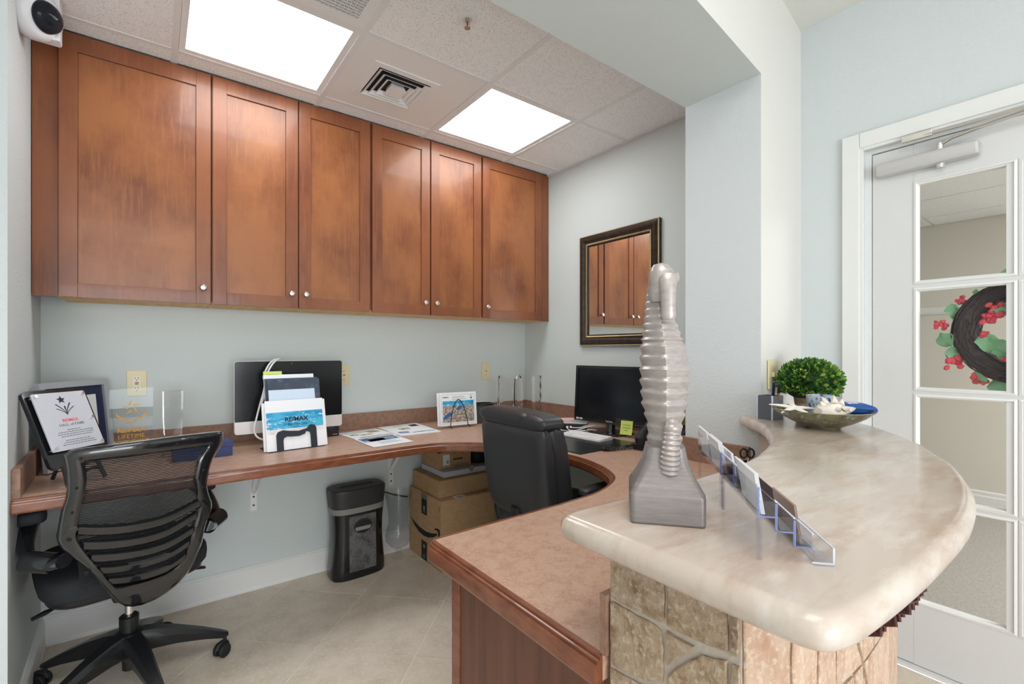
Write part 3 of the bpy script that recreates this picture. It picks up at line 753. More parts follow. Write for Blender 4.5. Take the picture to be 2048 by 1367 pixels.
for i in range(NZ+1):
    z = .095+(.368-.095)*i/NZ; _, r, cx, cy_ = kin(z)
    per = .0178 if z < .27 else .0115
    ph = (z % per)/per; rid = (ph/.7 if ph < .7 else (1-ph)/.3)
    k = 1+.125*(rid-.5)
    ring = []
    for j in range(28):
        a = 2*math.pi*j/28; c_, s_ = math.cos(a), math.sin(a)
        rad = r*k/((abs(c_)**1.25+abs(s_)**1.25)**(1/1.25))
        ring.append(Vector((cx+rad*c_, cy_+rad*s_*1.0, z)))
    rings.append(ring)
bm = BM(); loft(bm, rings); obj('ridged_body', bm, pearl, sh, 50)
# curled tail in front of the lower body
P = []; rr = []
for i in range(120):
    t = i/119
    if t < .62: q_ = t/.62; p_ = (.004+.003*q_, -.027-.006*math.sin(q_*2.6), .074+.060*q_)
    else: q_ = (t-.62)/.38; a = q_*4.2; rad = .0105*(1-.55*q_); p_ = (.007+.004*q_, -.0325+(.0105-rad*math.cos(a)), .134+rad*math.sin(a))
    P.append(p_); rr.append((.0165-.0075*t)*(1+.07*math.sin(i*.75)))
bm = BM(); tube(bm, P, rr, 10); obj('curled_tail', bm, pearl, sh, 60)
bm = BM()
hd = [(.330, .0135, -.008), (.344, .0185, -.007), (.358, .0205, -.004), (.370, .0205, -.004), (.380, .0175, -.005), (.388, .011, -.006), (.3905, .004, -.006)]
loft(bm, [[Vector((.0+x0+r*math.cos(2*math.pi*j/20), -.004+r*.95*math.sin(2*math.pi*j/20), z)) for j in range(20)] for z, r, x0 in hd])
obj('head', bm, pearl, sh, 50)
bm = BM()
sn = [(.372, -.012, .0155), (.362, -.019, .0145), (.345, -.024, .0118), (.322, -.026, .0108), (.306, -.027, .0115), (.3015, -.027, .009)]
loft(bm, [[Vector((.003+r*1.0*math.cos(2*math.pi*j/16), y+r*.8*math.sin(2*math.pi*j/16), z)) for j in range(16)] for z, y, r in sn]); obj('snout', bm, pearl, sh, 50)
for s in (-1, 1):
    bm = BM(); bmesh.ops.create_uvsphere(bm, u_segments=14, v_segments=8, radius=.008, matrix=Matrix.Translation((-.001+s*.018, -.008, .366)) @ Matrix.Diagonal((.6, 1, 1.2, 1))); obj('eye', bm, pearl, sh, 60)

# tiered business card holders
CARDPOS = ['frontmost {}', 'second {}', 'third {}', 'fourth {}', 'fifth {}', 'rearmost sixth {}']
EDGE = M('acrylic_polished_edge', sr(216, 220, 236), .15, alpha=.75)
def cardholder(s0, s1, label, cards):
    a = Vector((.755, .655, 0)).normalized(); d = Vector((.655, -.755, 0)).normalized()
    L_ = s1-s0; o0 = Vector((.585, .275, ZT+.0006))+a*s0
    t = thing('card_holder', label, 'card holder', o0, math.atan2(a.y, a.x), group='acrylic card holders'); th = .0022
    # local: x along the width, y = back (so -y is the front)
    fl = [(.052, .0, .020), (.035, .020, .040), (.0185, .040, .060), (.002, .060, .082)]; tops = [.090, .071, .0525, .035]
    for k, (zf, y0, y1) in enumerate(fl):
        bm = BM(); bx(bm, 0, L_, -y0-th, -y0, (fl[k][0]), tops[k]+.0, .0004); obj('panel', bm, acry, t)
        bm = BM(); bx(bm, 0, L_, -y1, -y0-th-.0001, zf, zf+th); obj('shelf', bm, acry, t)
        bm = BM(); bx(bm, 0, L_, -y0-th, -y0, tops[k]+.0002, tops[k]+.0016); obj('polished_edge', bm, EDGE, t)
    bm = BM(); bx(bm, 0, L_, -.082-th, -.082, .0015, .020); obj('front_lip', bm, acry, t)
    bm = BM(); bx(bm, 0, L_, -.082-th, -.082, .0202, .0216); bx(bm, -.0012, -.0001, -.0842, -.082, .002, .0216); bx(bm, -.0012, -.0001, -.0842, -.060, .0016, .0034); obj('polished_edge', bm, EDGE, t)
    for x in (0, L_/2, L_-th):
        for k, (zf, y0, y1) in enumerate(fl):
            bm = BM(); bx(bm, x, x+th, -y1+.0002, -y0-th-.0002, zf+th, tops[k]-.018); obj('divider', bm, acry, t)
    for x in (.0, L_-.006):
        bm = BM(); bx(bm, x, x+.006, -.004, -.0, 0, .050); bx(bm, x, x+.004, -.006, -.002, 0, .05); obj('leg', bm, acry, t)
    bm = BM()
    for k, (zf, y0, y1) in enumerate(fl[:-1]): bx(bm, 0, .0012, -y0-th*1.2, -y0, zf+.002, tops[k]-.002); bx(bm, 0, .0012, -y1, -y0, zf, zf+.0016)
    obj('bevelled_edge', bm, M('acrylic_edge', sr(150, 165, 220), .2, trans=.4), t)
    for x, k, n, lab, mat in cards:
        for i in range(n):
            zf, y0, y1 = fl[k]
            c = thing('business_card', CARDPOS[min(i, 5)].format(lab) if n > 1 else lab, 'card', o0+a*x+d*(y0+.006+.0012*i)+Vector((0, 0, zf+th+.0004)), math.atan2(a.y, a.x), group='cards in the acrylic holder')
            bm = BM(); m_ = Matrix.Rotation(-.16, 4, 'X')
            bx(bm, 0, .085, -.0003, .0003, 0, .050); tr(bm, m_); obj('card', bm, mat, c)
            bm = BM(); bx(bm, .008, .03, -.0006, -.0003, .02, .042); tr(bm, m_); obj('printed_photo', bm, M('card_print', sr(150, 120, 130), .5, n=((90,)*3, sr(60, 70, 110), 3, .4, .6)), c)
    return t
grp = 'white business card standing in the {} of the acrylic holder nearest the sculpture'
cardholder(0, .192, 'clear acrylic tiered card holder at the counter edge nearest the viewer', [
    (.004, 0, 4, 'white business card in the back tier of the nearer acrylic holder', paper), (.098, 1, 3, 'white business card in the second tier of the nearer acrylic holder', paper),
    (.004, 1, 1, 'dark business card in the second tier of the nearer acrylic holder', M('card_dark', sr(70, 44, 40), .4)), (.05, 3, 3, 'tan business card in the front tier of the nearer acrylic holder', M('card_tan', sr(176, 150, 136), .5))])
cardholder(.198, .392, 'clear acrylic tiered card holder set farther back beside the counter splash', [
    (.004, 0, 6, 'white business card in the back tier of the farther acrylic holder', paper), (.1, 0, 4, 'white business card at the far end of the farther acrylic holder', paper),
    (.004, 1, 3, 'white business card in the second tier of the farther acrylic holder', paper)])
# pen holder
ph = thing('pen_holder', 'dark mesh pen holder with clear edges on the counter beside the pier', 'pen holder', (1.835, .815, ZT+.0005), R(-12))
bm = BM(); a_ = [Vector((x, y, 0)) for x, y in rect_pts(.062, .06, .004)]; b_ = [Vector((x, y, 0)) for x, y in rect_pts(.056, .054, .003)]
quadstrip(bm, a_, b_, Vector((0, 0, .088))); prism(bm, rect_pts(.060, .058, .004), 0, .003); obj('cup', bm, M('grey_cup', sr(92, 96, 102), .4), ph)
for x in (-.031, .031):
    for y in (-.030, .030):
        bm = BM(); bx(bm, x-.002, x+.002, y-.002, y+.002, 0, .090); obj('corner_edge', bm, M('clear_edge', sr(214, 214, 232), .2), ph)
def pen(loc, tilt, label, m1, m2):
    t = thing('pen', label, 'pen', loc, rot=tilt)
    bm = BM(); lathe(bm, [(.001, 0), (.0035, .008), (.004, .02), (.004, .10)], 10); obj('barrel', bm, m1, t)
    bm = BM(); lathe(bm, [(.0045, .10), (.0045, .132), (.003, .136)], 10); obj('cap', bm, m2, t)
    bm = BM(); bx(bm, .004, .0055, -.0015, .0015, .10, .133); obj('clip', bm, chrome, t)
pen((1.855, .80, ZT+.006), (R(10), R(-16), 0), 'copper and black pen leaning left in the pen holder', M('copper', sr(190, 140, 120), .3, .7), black)
pen((1.845, .812, ZT+.006), (R(6), R(-8), 0), 'slim black pen leaning in the pen holder', black, black)
pen((1.838, .818, ZT+.006), (R(4), R(5), 0), 'blue pen standing upright in the pen holder', M('pen_blue', sr(36, 110, 160), .3), M('pen_blue', (0, 0, 0)))
# topiary
po = thing('potted_boxwood', 'round green boxwood bush in a brown clay pot beside the pier', 'plant', (2.035, .757, ZT+.0005))
bm = BM(); lathe(bm, [(.040, 0), (.048, .03), (.055, .075), (.057, .085), (.0535, .088), (.050, .082), (.044, .06)], 28); obj('pot', bm, M('clay_pot', sr(156, 132, 112), .8, n=((50,)*3, sr(128, 104, 86), 4, .4, .7)), po)
bm = BM(); bmesh.ops.create_uvsphere(bm, u_segments=20, v_segments=12, radius=1, matrix=Matrix.Translation((0, 0, .135)) @ Matrix.Diagonal((.100, .100, .075, 1))); obj('moss_core', bm, M('bush_core', sr(34, 60, 24), .9), po)
lm = [M('leaf_green', sr(82, 128, 50), .45), M('leaf_dark', sr(50, 100, 42), .4), M('leaf_yellow', sr(160, 180, 74), .45)]
for li, mat in enumerate(lm):
    bm = BM()
    for i in range((520, 380, 230)[li]):
        th_ = rnd.uniform(0, 6.283); zz = rnd.uniform(-.55, 1); rxy = math.sqrt(max(0, 1-zz*zz))
        n = Vector((rxy*math.cos(th_), rxy*math.sin(th_), zz)); c = Vector((n.x*.098, n.y*.098, .135+n.z*.076))
        d = (n+Vector((rnd.uniform(-.6, .6), rnd.uniform(-.6, .6), rnd.uniform(-.3, .7)))).normalized(); sd = d.cross(Vector((rnd.uniform(-1, 1), rnd.uniform(-1, 1), .3))).normalized()
        l = rnd.uniform(.015, .026); w_ = l*.30
        A = bm.verts.new(c-d*.004); B_ = bm.verts.new(c+d*l*.55+sd*w_); C_ = bm.verts.new(c+d*l); D_ = bm.verts.new(c+d*l*.55-sd*w_)
        bm.faces.new((A, B_, C_, D_))
    o = obj(('leaves', 'dark_leaves', 'yellow_leaves')[li], bm, mat, po, 80); o['kind'] = 'stuff'
# bowl and its contents
bw = thing('stoneware_bowl', 'wide shallow green-brown glazed bowl holding shells on the counter', 'bowl', (1.765, .62, ZT+.0005))
glz = M('mottled_glaze', sr(120, 118, 88), .12, coat=.6, n=((26,)*3, sr(92, 82, 58), 5, .4, .62), n2=((48,)*3, sr(150, 172, 164), 5, .56, .7))
bm = BM(); lathe(bm, [(.052, 0), (.056, .006), (.060, .008), (.092, .022), (.126, .042), (.145, .058), (.147, .061), (.143, .062), (.124, .048), (.09, .029), (.05, .016), (.0, .014)], 56, cap=False); obj('bowl_body', bm, glz, bw, 60)
bz = ZT+.016
cg = thing('glass_tumbler', 'blue speckled glass tumbler standing in the shallow bowl', 'tumbler', (1.808, .640, bz+.0005))
bm = BM(); lathe(bm, [(.026, 0), (.030, .004), (.040, .075), (.042, .088), (.0395, .088), (.036, .07), (.027, .012), (.0, .010)], 32, cap=False)
obj('glass_wall', bm, M('speckled_blue_glass', sr(220, 232, 242), .1, trans=.45, n=((70, 70, 36), sr(44, 88, 150), 5, .52, .64)), cg, 60)
sf = thing('starfish', 'white starfish leaning on the left rim of the bowl', 'starfish', (1.700, .680, ZT+.064), rot=(R(8), R(-9), R(8)))
bm = BM()
for k in range(5):
    a = R(72*k+22); d = Vector((math.cos(a), math.sin(a), 0))
    tube(bm, [Vector((0, 0, 0)), d*.028+Vector((0, 0, .001)), d*.052, d*.074+Vector((0, 0, -.002))], [.011, .009, .006, .002], 8, flat=.7)
bmesh.ops.create_uvsphere(bm, u_segments=12, v_segments=8, radius=.015, matrix=Matrix.Diagonal((1, 1, .7, 1)))
obj('starfish_body', bm, M('bleached_starfish', sr(236, 230, 222), .8, bump=(220, .6, .002)), sf, 60)
cs = thing('conch_shell', 'spiky white conch shell with a brown slit in the bowl', 'shell', (1.735, .575, ZT+.060), R(-35))
bm = BM(); rings = []
for i in range(22):
    t = i/21; r = .036*math.sin(math.pi*min(1, .1+t*.95))**.8*(1-.25*t)+.002
    rings.append([Vector((-.055+.115*t, r*math.cos(2*math.pi*j/18)*(1+.14*math.cos(5*2*math.pi*j/18+t*4)), r*.85*math.sin(2*math.pi*j/18)*(1+.14*math.cos(5*2*math.pi*j/18+t*4)))) for j in range(18)])
loft(bm, rings); shellm = M('white_shell', sr(230, 220, 208), .55, n=((50,)*3, sr(206, 184, 160), 4, .55, .75), bump=(90, .4, .003))
obj('shell_body', bm, shellm, cs, 60)
for x, y, z, l in ((-.02, .015, .028, .024), (.012, .012, .030, .026), (.035, .01, .024, .02), (-.04, .0, .02, .018), (.02, -.028, .012, .02), (-.01, -.030, .01, .018), (.05, -.012, .008, .016)):
    bm = BM(); d = Vector((x*.3, y, z)).normalized(); tube(bm, [Vector((x, y, z))*.8, Vector((x, y, z))*.9+d*l*.5, Vector((x, y, z))*.9+d*l], [.012, .007, .001], 8); obj('spike', bm, shellm, cs, 60)
bm = BM(); tube(bm, [(-.012, -.026, .016), (.0, -.030, .014), (.014, -.033, .004)], [.001, .0026, .001], 6); obj('slit', bm, M('shell_slit', sr(150, 96, 66), .6), cs)
bp = thing('blue_pouch', 'royal blue printed pouch lying in the bowl behind the conch', 'pouch', (1.836, .546, ZT+.066), rot=(R(6), R(4), R(-40)))
def pillow(bm, c, s, e=.35, e2=.35, nu=24, nv=14):
    sg = lambda x, p: math.copysign(abs(x)**p, x)
    rings = []
    for i in range(1, nv):
        v = -math.pi/2+math.pi*i/nv
        rings.append([Vector((c[0]+s[0]/2*sg(math.cos(v), e)*sg(math.cos(u), e2), c[1]+s[1]/2*sg(math.cos(v), e)*sg(math.sin(u), e2), c[2]+s[2]/2*sg(math.sin(v), e))) for u in [2*math.pi*j/nu for j in range(nu)]])
    return loft(bm, rings)
bm = BM(); pillow(bm, (0, 0, 0), (.108, .068, .036), .7, .3); obj('pouch_body', bm, M('royal_blue', sr(20, 78, 148), .5, bump=(60, .3, .004)), bp, 60)
bm = BM(); bx(bm, -.044, .044, -.0352, -.033, .002, .005); obj('zip', bm, navy, bp)
for i in range(3):
    bm = BM(); bx(bm, -.036+.014*i, -.027+.014*i, -.016+.004*i, -.002+.004*i, .0168, .0184, .0); obj('print', bm, paper, bp)

# =================================================================== THINGS ON THE DESK
ZDs = ZD+.0006
def sheetplane(t, yaw, lean): return plane_m((0, 0, 0), yaw, lean)
# plaque on easel
pl = thing('award_plaque', 'black award plaque with a clear printed plate leaning on an easel in the corner', 'plaque', (-.215, 2.275, ZDs))
mp = plane_m((-.208+.215, 2.282-2.275, .928-ZDs), .811, .428) @ Matrix.Scale(.91, 4)
bm = BM(); slab(bm, .233, .318, .015, .02, .002, .098, -.029); tr(bm, mp); obj('backboard', bm, blackg, pl, 30)
bm = BM(); slab(bm, .198, .237, .005, .006, 0, .1185, -.003); tr(bm, mp); plate = obj('printed_plate', bm, M('frosted_acrylic', sr(196, 198, 206), .15, coat=.4), pl, 30)
for x in (-.088, .088):
    for y in (.012, .118, .225):
        if y == .118 and x < 0: continue
        bm = BM(); cyl(bm, (x, y, -.02), (x, y, .010), .0055, n=12); tr(bm, mp); obj('standoff', bm, chrome, pl)
tm = lambda x, y, z=.0024: mp @ Matrix.Translation((x, y, z))
star = [(math.cos(R(90+36*i))*(.017 if i % 2 == 0 else .0075), math.sin(R(90+36*i))*(.017 if i % 2 == 0 else .0075)) for i in range(10)]
bm = BM(); prism(bm, [(x-.002, y+.205) for x, y in star], .0021, .0026); 
for dx, dy, bend in ((-.030, .188, -.016), (-.032, .170, -.020), (.0, .178, 0), (.024, .190, .012), (.034, .174, .020)):
    P = []; 
    for k in range(7):
        t = k/6; P.append(Vector((.002+(dx)*(t**1.6), .140+(dy-.140)*t, .0024)))
    A_ = [p+Vector((-.0004-.0024*i/6, 0, 0)) for i, p in enumerate(P)]; B_ = [p+Vector((.0004+.0024*i/6, 0, 0)) for i, p in enumerate(P)]
    prism(bm, [(p.x, p.y) for p in A_]+[(p.x, p.y) for p in reversed(B_)], .0021, .0026)
tr(bm, mp); obj('star_burst_emblem', bm, ink, plate)
text('lettering', 'RE/MAX', .017, M('red_print', (1, 0, 0)), plate, tm(.004, .118), bold=.0004)
text('lettering', 'HALL of FAME', .0155, inkg, plate, tm(.004, .100), bold=.0002)
bm = BM()
for i, (w_, x0) in enumerate(((.05, 0), (.12, .0), (.13, 0), (.11, 0), (0, 0), (.09, 0), (.105, 0), (.12, 0))):
    if w_:
        x = -w_/2
        while x < w_/2:
            l = rnd.uniform(.004, .012); bx(bm, x+.004, x+.004+l, .078-.0085*i, .0812-.0085*i, .0022, .0026); x += l+.0025
tr(bm, mp); o = obj('small_print', bm, inkg, plate); o['kind'] = 'stuff'
bm = BM()
tube(bm, [(.075, .02, .0), (.062, .026, .035), (.050, .040, .066)], .007, 8); tube(bm, [(-.015, -.075, .0), (-.022, -.062, .035), (-.030, -.048, .066)], .007, 8); tube(bm, [(-.075, .095, .0), (-.035, .045, .12)], .006, 8); tube(bm, [(.060, .028, .04), (-.022, -.060, .04)], .006, 8)
tr(bm, Matrix.Translation((.0, .0, .007))); obj('easel', bm, blackm, pl)
# silver picture frame
fr = thing('picture_frame', 'silver picture frame with a navy mat leaning in the corner behind the plaque', 'picture frame', (-.24, 2.635, ZDs))
mf = plane_m((.0, .0, .003), .975, .10)
def frame2(w_, h_, b, d):
    bm = BM(); A = [Vector((x, y, 0)) for x, y in rect_pts(w_, h_, .001, 1, 0, h_/2)]; B_ = [Vector((x, y, 0)) for x, y in rect_pts(w_-2*b, h_-2*b, .001, 1, 0, h_/2)]
    quadstrip(bm, A, B_, Vector((0, 0, d))); return bm
bm = frame2(.326, .345, .024, .018); tr(bm, mf); obj('frame', bm, M('silver_frame', sr(196, 198, 206), .3, .5), fr)
bm = BM(); slab(bm, .28, .30, .004, .001, 0, .1725, .004); tr(bm, mf); obj('navy_mat', bm, navy, fr)
bm = BM(); slab(bm, .20, .22, .002, .001, 0, .1725, .008); tr(bm, mf); obj('certificate', bm, paper, fr)
# glass award
ga = thing('glass_award', 'clear upright glass award slab with gold star emblem and gold lettering', 'award', (-.075, 2.64, ZDs), R(4))
ga.location.z = ZDs
bm = BM(); bx(bm, -.055, .055, -.03, .03, 0, .018, .002); obj('glass_foot', bm, glass, ga)
bm = BM(); prism(bm, [(-.074, .019), (.074, .019), (.076, .312), (-.074, .306)], -.008, .008); tr(bm, Matrix(((1, 0, 0, 0), (0, 0, 1, 0), (0, 1, 0, 0), (0, 0, 0, 1)))); slabg = obj('glass_slab', bm, thin('pale_glass', (.93, .95, .95), .06), ga)
mg = plane_m((0, -.0088, 0), 0, 0)
bm = BM()
for k in range(5):
    a = R(90+72*k); a2 = R(90+72*(k+2)); P1 = Vector((math.cos(a), math.sin(a), 0))*.038; P2 = Vector((math.cos(a2), math.sin(a2), 0))*.038
    m1 = P1.lerp(P2, .02); m2 = P1.lerp(P2, .40); n = Vector((-(P2-P1).y, (P2-P1).x, 0)).normalized()*.006
    prism(bm, [(m1.x, m1.y+.226), (m2.x+n.x, m2.y+n.y+.226), (m2.x-n.x*.3, m2.y-n.y*.3+.226)], .0001, .0006)
for s in (-1, 1):
    P = [Vector((s*(.052-.052*t-.02*t*t), .200-.066*t+.022*t*t, 0)) for t in [i/10 for i in range(11)]]
    prism(bm, [(p.x, p.y+.006*(1-i/10)) for i, p in enumerate(P)]+[(p.x, p.y-.005*(1-i/10)-.0006) for i, p in reversed(list(enumerate(P)))], .0001, .0006)
tr(bm, mg); obj('gold_emblem', bm, gold, slabg)
text('lettering', 'RE/MAX', .027, gold, slabg, mg @ Matrix.Translation((0, .128, .0003)), bold=.0007)
text('lettering', 'LIFETIME', .024, gold, slabg, mg @ Matrix.Translation((0, .101, .0003)))
text('lettering', 'ACHIEVEMENT', .0185, gold, slabg, mg @ Matrix.Translation((0, .078, .0003)), bold=.0004)
# crystal awards
def crystal(loc, rz, label, w_, h_, kind):
    t = thing('crystal_award', label, 'award', loc, rz, group='crystal trophies')
    bm = BM()
    if kind == 0: loft(bm, [rsq2(w_*.55, w_*.35, z_) if False else [Vector((x*sx_, y*sy_, z_)) for x, y in ((-1, -1), (1, -1), (1, 1), (-1, 1))] for z_, sx_, sy_ in ((0, w_*.5, w_*.3), (h_*.12, w_*.40, w_*.26), (h_*.55, w_*.48, w_*.3), (h_, w_*.5, w_*.3))])
    elif kind == 1: loft(bm, [[Vector((x*sx_, y*sy_, z_)) for x, y in ((-1, -.4), (-.4, -1), (.4, -1), (1, -.4), (1, .4), (.4, 1), (-.4, 1), (-1, .4))] for z_, sx_, sy_ in ((.0, w_*.34, w_*.2), (h_*.3, w_*.5, w_*.3), (h_*.7, w_*.46, w_*.3), (h_*.92, w_*.4, w_*.26), (h_, w_*.2, w_*.14))])
    else:
        rg = []
        for i in range(9): rg.append([Vector((w_*(.42 if (i+j) % 2 else .52)*math.cos(R(60*j)), w_*.6*(.42 if (i+j) % 2 else .52)*math.sin(R(60*j)), h_*i/8)) for j in range(6)])
        loft(bm, rg)
    tr(bm, Matrix.Translation((0, 0, .0145))); obj('crystal', bm, glass, t, 5)
    bm = BM(); bx(bm, -w_*.55, w_*.55, -w_*.4, w_*.4, 0, .014, .002); obj('crystal_foot', bm, glass, t)
crystal((.071, 2.60, ZDs), R(6), 'faceted crystal award between the gold-lettered glass award and the computer', .072, .278, 0)
crystal((1.93, 2.67, ZDs), R(20), 'slim crystal award with a white edge, leftmost of the three in the far corner', .05, .285, 1)
crystal((2.035, 2.60, ZDs), R(-20), 'oval crystal award, middle of the three in the far corner', .07, .285, 1)
crystal((2.12, 2.50, ZDs), R(-20), 'zigzag faceted crystal award, nearest the side wall of the three', .07, .285, 2)
# blue box
bb = thing('blue_box', 'small navy blue lidded gift box on the desk behind the mesh chair', 'box', (.175, 2.50, ZDs), R(4))
bm = BM(); bx(bm, -.108, .108, -.05, .05, 0, .042, .001); obj('box_body', bm, navybox, bb)
bm = BM(); bx(bm, -.110, .110, -.052, .052, .0425, .068, .001); obj('lid', bm, navybox, bb)
# all-in-one computer
pc = thing('desktop_computer', 'all-in-one computer with a black screen and silver chin against the back wall', 'computer', (.575, 2.65, ZDs))
mk = plane_m((0, 0, .862-ZDs), 0, 0)
bm = BM(); slab(bm, .516, .300, .012, .012, 0, .209, -.012); tr(bm, mk); obj('screen', bm, screen, pc, 30)
bm = BM()
P = [(-.258, .0615), (-.258, .012)]+[(-.258+.012-.012*math.cos(R(90*k/4)), .012-.012*math.sin(R(90*k/4))) for k in range(1, 5)]+[(.258-.012+.012*math.sin(R(90*k/4)), .012-.012*math.cos(R(90*k/4))) for k in range(0, 5)]+[(.258, .0615)]
prism(bm, P, -.012, .0005); tr(bm, mk); obj('aluminium_chin', bm, alum, pc, 30)
bm = BM(); slab(bm, .518, .362, .010, .014, 0, .180, -.0225); tr(bm, mk); obj('back_shell', bm, alum, pc, 30)
bm = BM(); cyl(bm, (0, .3465, .0), (0, .3465, .0006), .0025, n=10); tr(bm, mk); obj('webcam', bm, greyl, pc)
bm = BM(); bx(bm, -.10, .10, -.02, .12, 0, .005, .002); bx(bm, -.09, .09, .055, .062, .005, .12); bx(bm, -.09, .09, .013, .060, .12, .126); obj('stand', bm, alum, pc)
bh = thing('black_foot_block', 'small black foot block on the desk under the right end of the computer screen', 'box', (.77, 2.70, ZDs))  # black block built as the dark foot below the chin
bm = BM(); bx(bm, -.07, .055, -.03, .05, 0, .055, .004); obj('case', bm, blackg, bh); bm = BM(); bx(bm, .02, .045, -.0305, -.0298, .010, .013); obj('logo_strip', bm, silver, bh)
# white cable draped over the computer
cb = thing('white_cable', 'white double cable draped over the top edge of the computer screen', 'cable', (.42, 2.60, ZDs))
def cable(name, P, r, mat, t, k=6):
    bm = BM(); tube(bm, spline([Vector(p)-Vector(t.location) for p in P], k), r, 7); return obj(name, bm, mat, t)
cable('cord', [(.515, 2.685, 1.20), (.505, 2.66, 1.232), (.462, 2.60, 1.21), (.432, 2.58, 1.15), (.438, 2.575, 1.12), (.430, 2.575, 1.07), (.415, 2.57, 1.015), (.398, 2.565, .945), (.388, 2.56, .895), (.398, 2.555, .862), (.42, 2.55, .846), (.46, 2.56, .830)], .0042, M('white_cable', sr(228, 228, 230), .4), cb)
cable('cord', [(.535, 2.685, 1.20), (.520, 2.655, 1.233), (.477, 2.595, 1.212), (.446, 2.575, 1.158), (.446, 2.57, 1.12), (.437, 2.57, 1.07), (.421, 2.566, 1.015)], .0042, M('white_cable', (1, 1, 1)), cb)
# brochure rack
br = thing('brochure_rack', 'black curved wire-arch brochure rack at the front of the desk', 'rack', (.549, 2.46, ZDs), .085)
sea = bpy.data.materials.new('sea_print')
def rackarch(y, w_, h_):
    Po = [(-w_/2, 0), (-w_/2, h_*.78), (-w_/2+.008, h_*.93), (-w_/2+.03, h_), (-w_*.18, h_*.94), (w_*.05, h_*.90), (w_*.25, h_*.98), (w_/2-.028, h_*1.16), (w_/2-.008, h_*1.12), (w_/2, h_*.98), (w_/2, 0)]
    Pi = [(-w_/2+.030, 0), (-w_/2+.030, h_*.5), (-w_/2+.034, h_*.62), (-w_/2+.05, h_*.68), (-w_*.18, h_*.66), (w_*.05, h_*.64), (w_*.2, h_*.72), (w_/2-.05, h_*.84), (w_/2-.034, h_*.80), (w_/2-.030, h_*.68), (w_/2-.030, 0)]
    bm = BM(); prism(bm, Po+Pi[::-1], 0, .003); tr(bm, Matrix.Translation((0, y, 0)) @ Matrix.Rotation(R(90-11.5), 4, 'X')); return bm
rk = M('rack_black', sr(32, 36, 46), .4)
obj('front_arch', rackarch(-.042, .185, .098), rk, br, 20); obj('rear_arch', rackarch(.045, .185, .098), rk, br, 20)
bm = BM(); bx(bm, -.13, .13, -.042, .10, 0, .003); obj('base_plate', bm, rk, br)
def brochure(label, y, w_, h_, x, z0, mat, cat='brochure', lean=.205, t_=.0012, extra=None):
    t = thing('brochure', label, cat, br.matrix_basis @ Vector((x, y, 0)) if False else (Matrix.Translation((.549, 2.46, ZDs)) @ Matrix.Rotation(.085, 4, 'Z')) @ Vector((x, y, .0035+z0)), .085, group='papers in the brochure rack')
    m_ = plane_m((0, 0, 0), 0, lean); bm = BM(); slab(bm, w_, h_, t_, .0015, 0, h_/2, 0, 1); tr(bm, m_); f = obj('cover', bm, mat, t)
    if extra: extra(t, f, m_, w_, h_)
    return t
def seaprint(t, f, m_, w_, h_):
    nt = sea; 
    bm = BM(); n = 24; x0, x1, y0, y1 = -w_/2+.004, w_/2-.004, h_*.42, h_*.76
    bx(bm, x0, x1, y0, y1, .0012, .0015); tr(bm, m_); o = obj('sea_photo', bm, SEA, f)
    bm = BM(); bx(bm, x0, x1, h_*.33, y0, .0012, .0014); tr(bm, m_); obj('beach_photo', bm, SAND, f)
    text('lettering', 'RE/MAX', .030, ink, f, m_ @ Matrix.Translation((.004, h_*.60, .0018)), bold=.0008)
    text('lettering', 'By The Sea', .020, ink, f, m_ @ Matrix.Translation((.008, h_*.50, .0018)) @ Matrix.Shear('XY', 4, (.25, 0)) if False else m_ @ Matrix.Translation((.008, h_*.50, .0018)))
SEA = M('sea_photo_print', sr(70, 178, 214), .4, n=((16, 16, 60), sr(24, 142, 196), 4, .42, .6), n2=((26, 26, 70), sr(214, 234, 244), 5, .56, .68))
SAND = M('sand_photo_print', sr(232, 228, 226), .5, n=((30, 30, 60), sr(214, 206, 204), 4, .45, .65))
brochure('front white brochure with a turquoise sea photo and dark lettering in the rack', -.036, .268, .236, 0, 0, paper, extra=seaprint)
for i, (dx, lab) in enumerate(((.012, 'plain white brochure directly behind the sea-photo brochure in the rack'), (.006, 'third white brochure back in the rack, edge showing on the left'))):
    brochure(lab, -.030+.008*i, .268, .230-.004*i, dx-.016*i, 0, paper)
brochure('pale blue sheet rising behind the white brochures in the rack', -.012, .215, .285, .0, .0, paperb)
brochure('dark glossy folder with a light edge in the brochure rack', -.002, .245, .335, .015, .0, M('dark_folder', sr(64, 72, 88), .25, n=((20,)*3, sr(96, 108, 128), 3, .5, .7)))
brochure('dark folder at the left behind the glossy one in the rack', .010, .25, .34, .008, .0, M('dark_folder2', sr(72, 80, 96), .3))
brochure('white paper stack standing behind the dark folders in the rack', .020, .235, .358, .0, .0, paper, 'papers', t_=.004)
def stickylines(t, f, m_, w_, h_):
    bm = BM()
    for k in range(2): bx(bm, -.03, .022, h_-.016-.010*k, h_-.0145-.010*k, .0012, .0015)
    tr(bm, m_); obj('pencil_line', bm, inkg, f)
brochure('lime green sticky note sticking out above the papers in the rack', .032, .085, .375, -.072, .0, lime, 'sticky note', extra=stickylines)
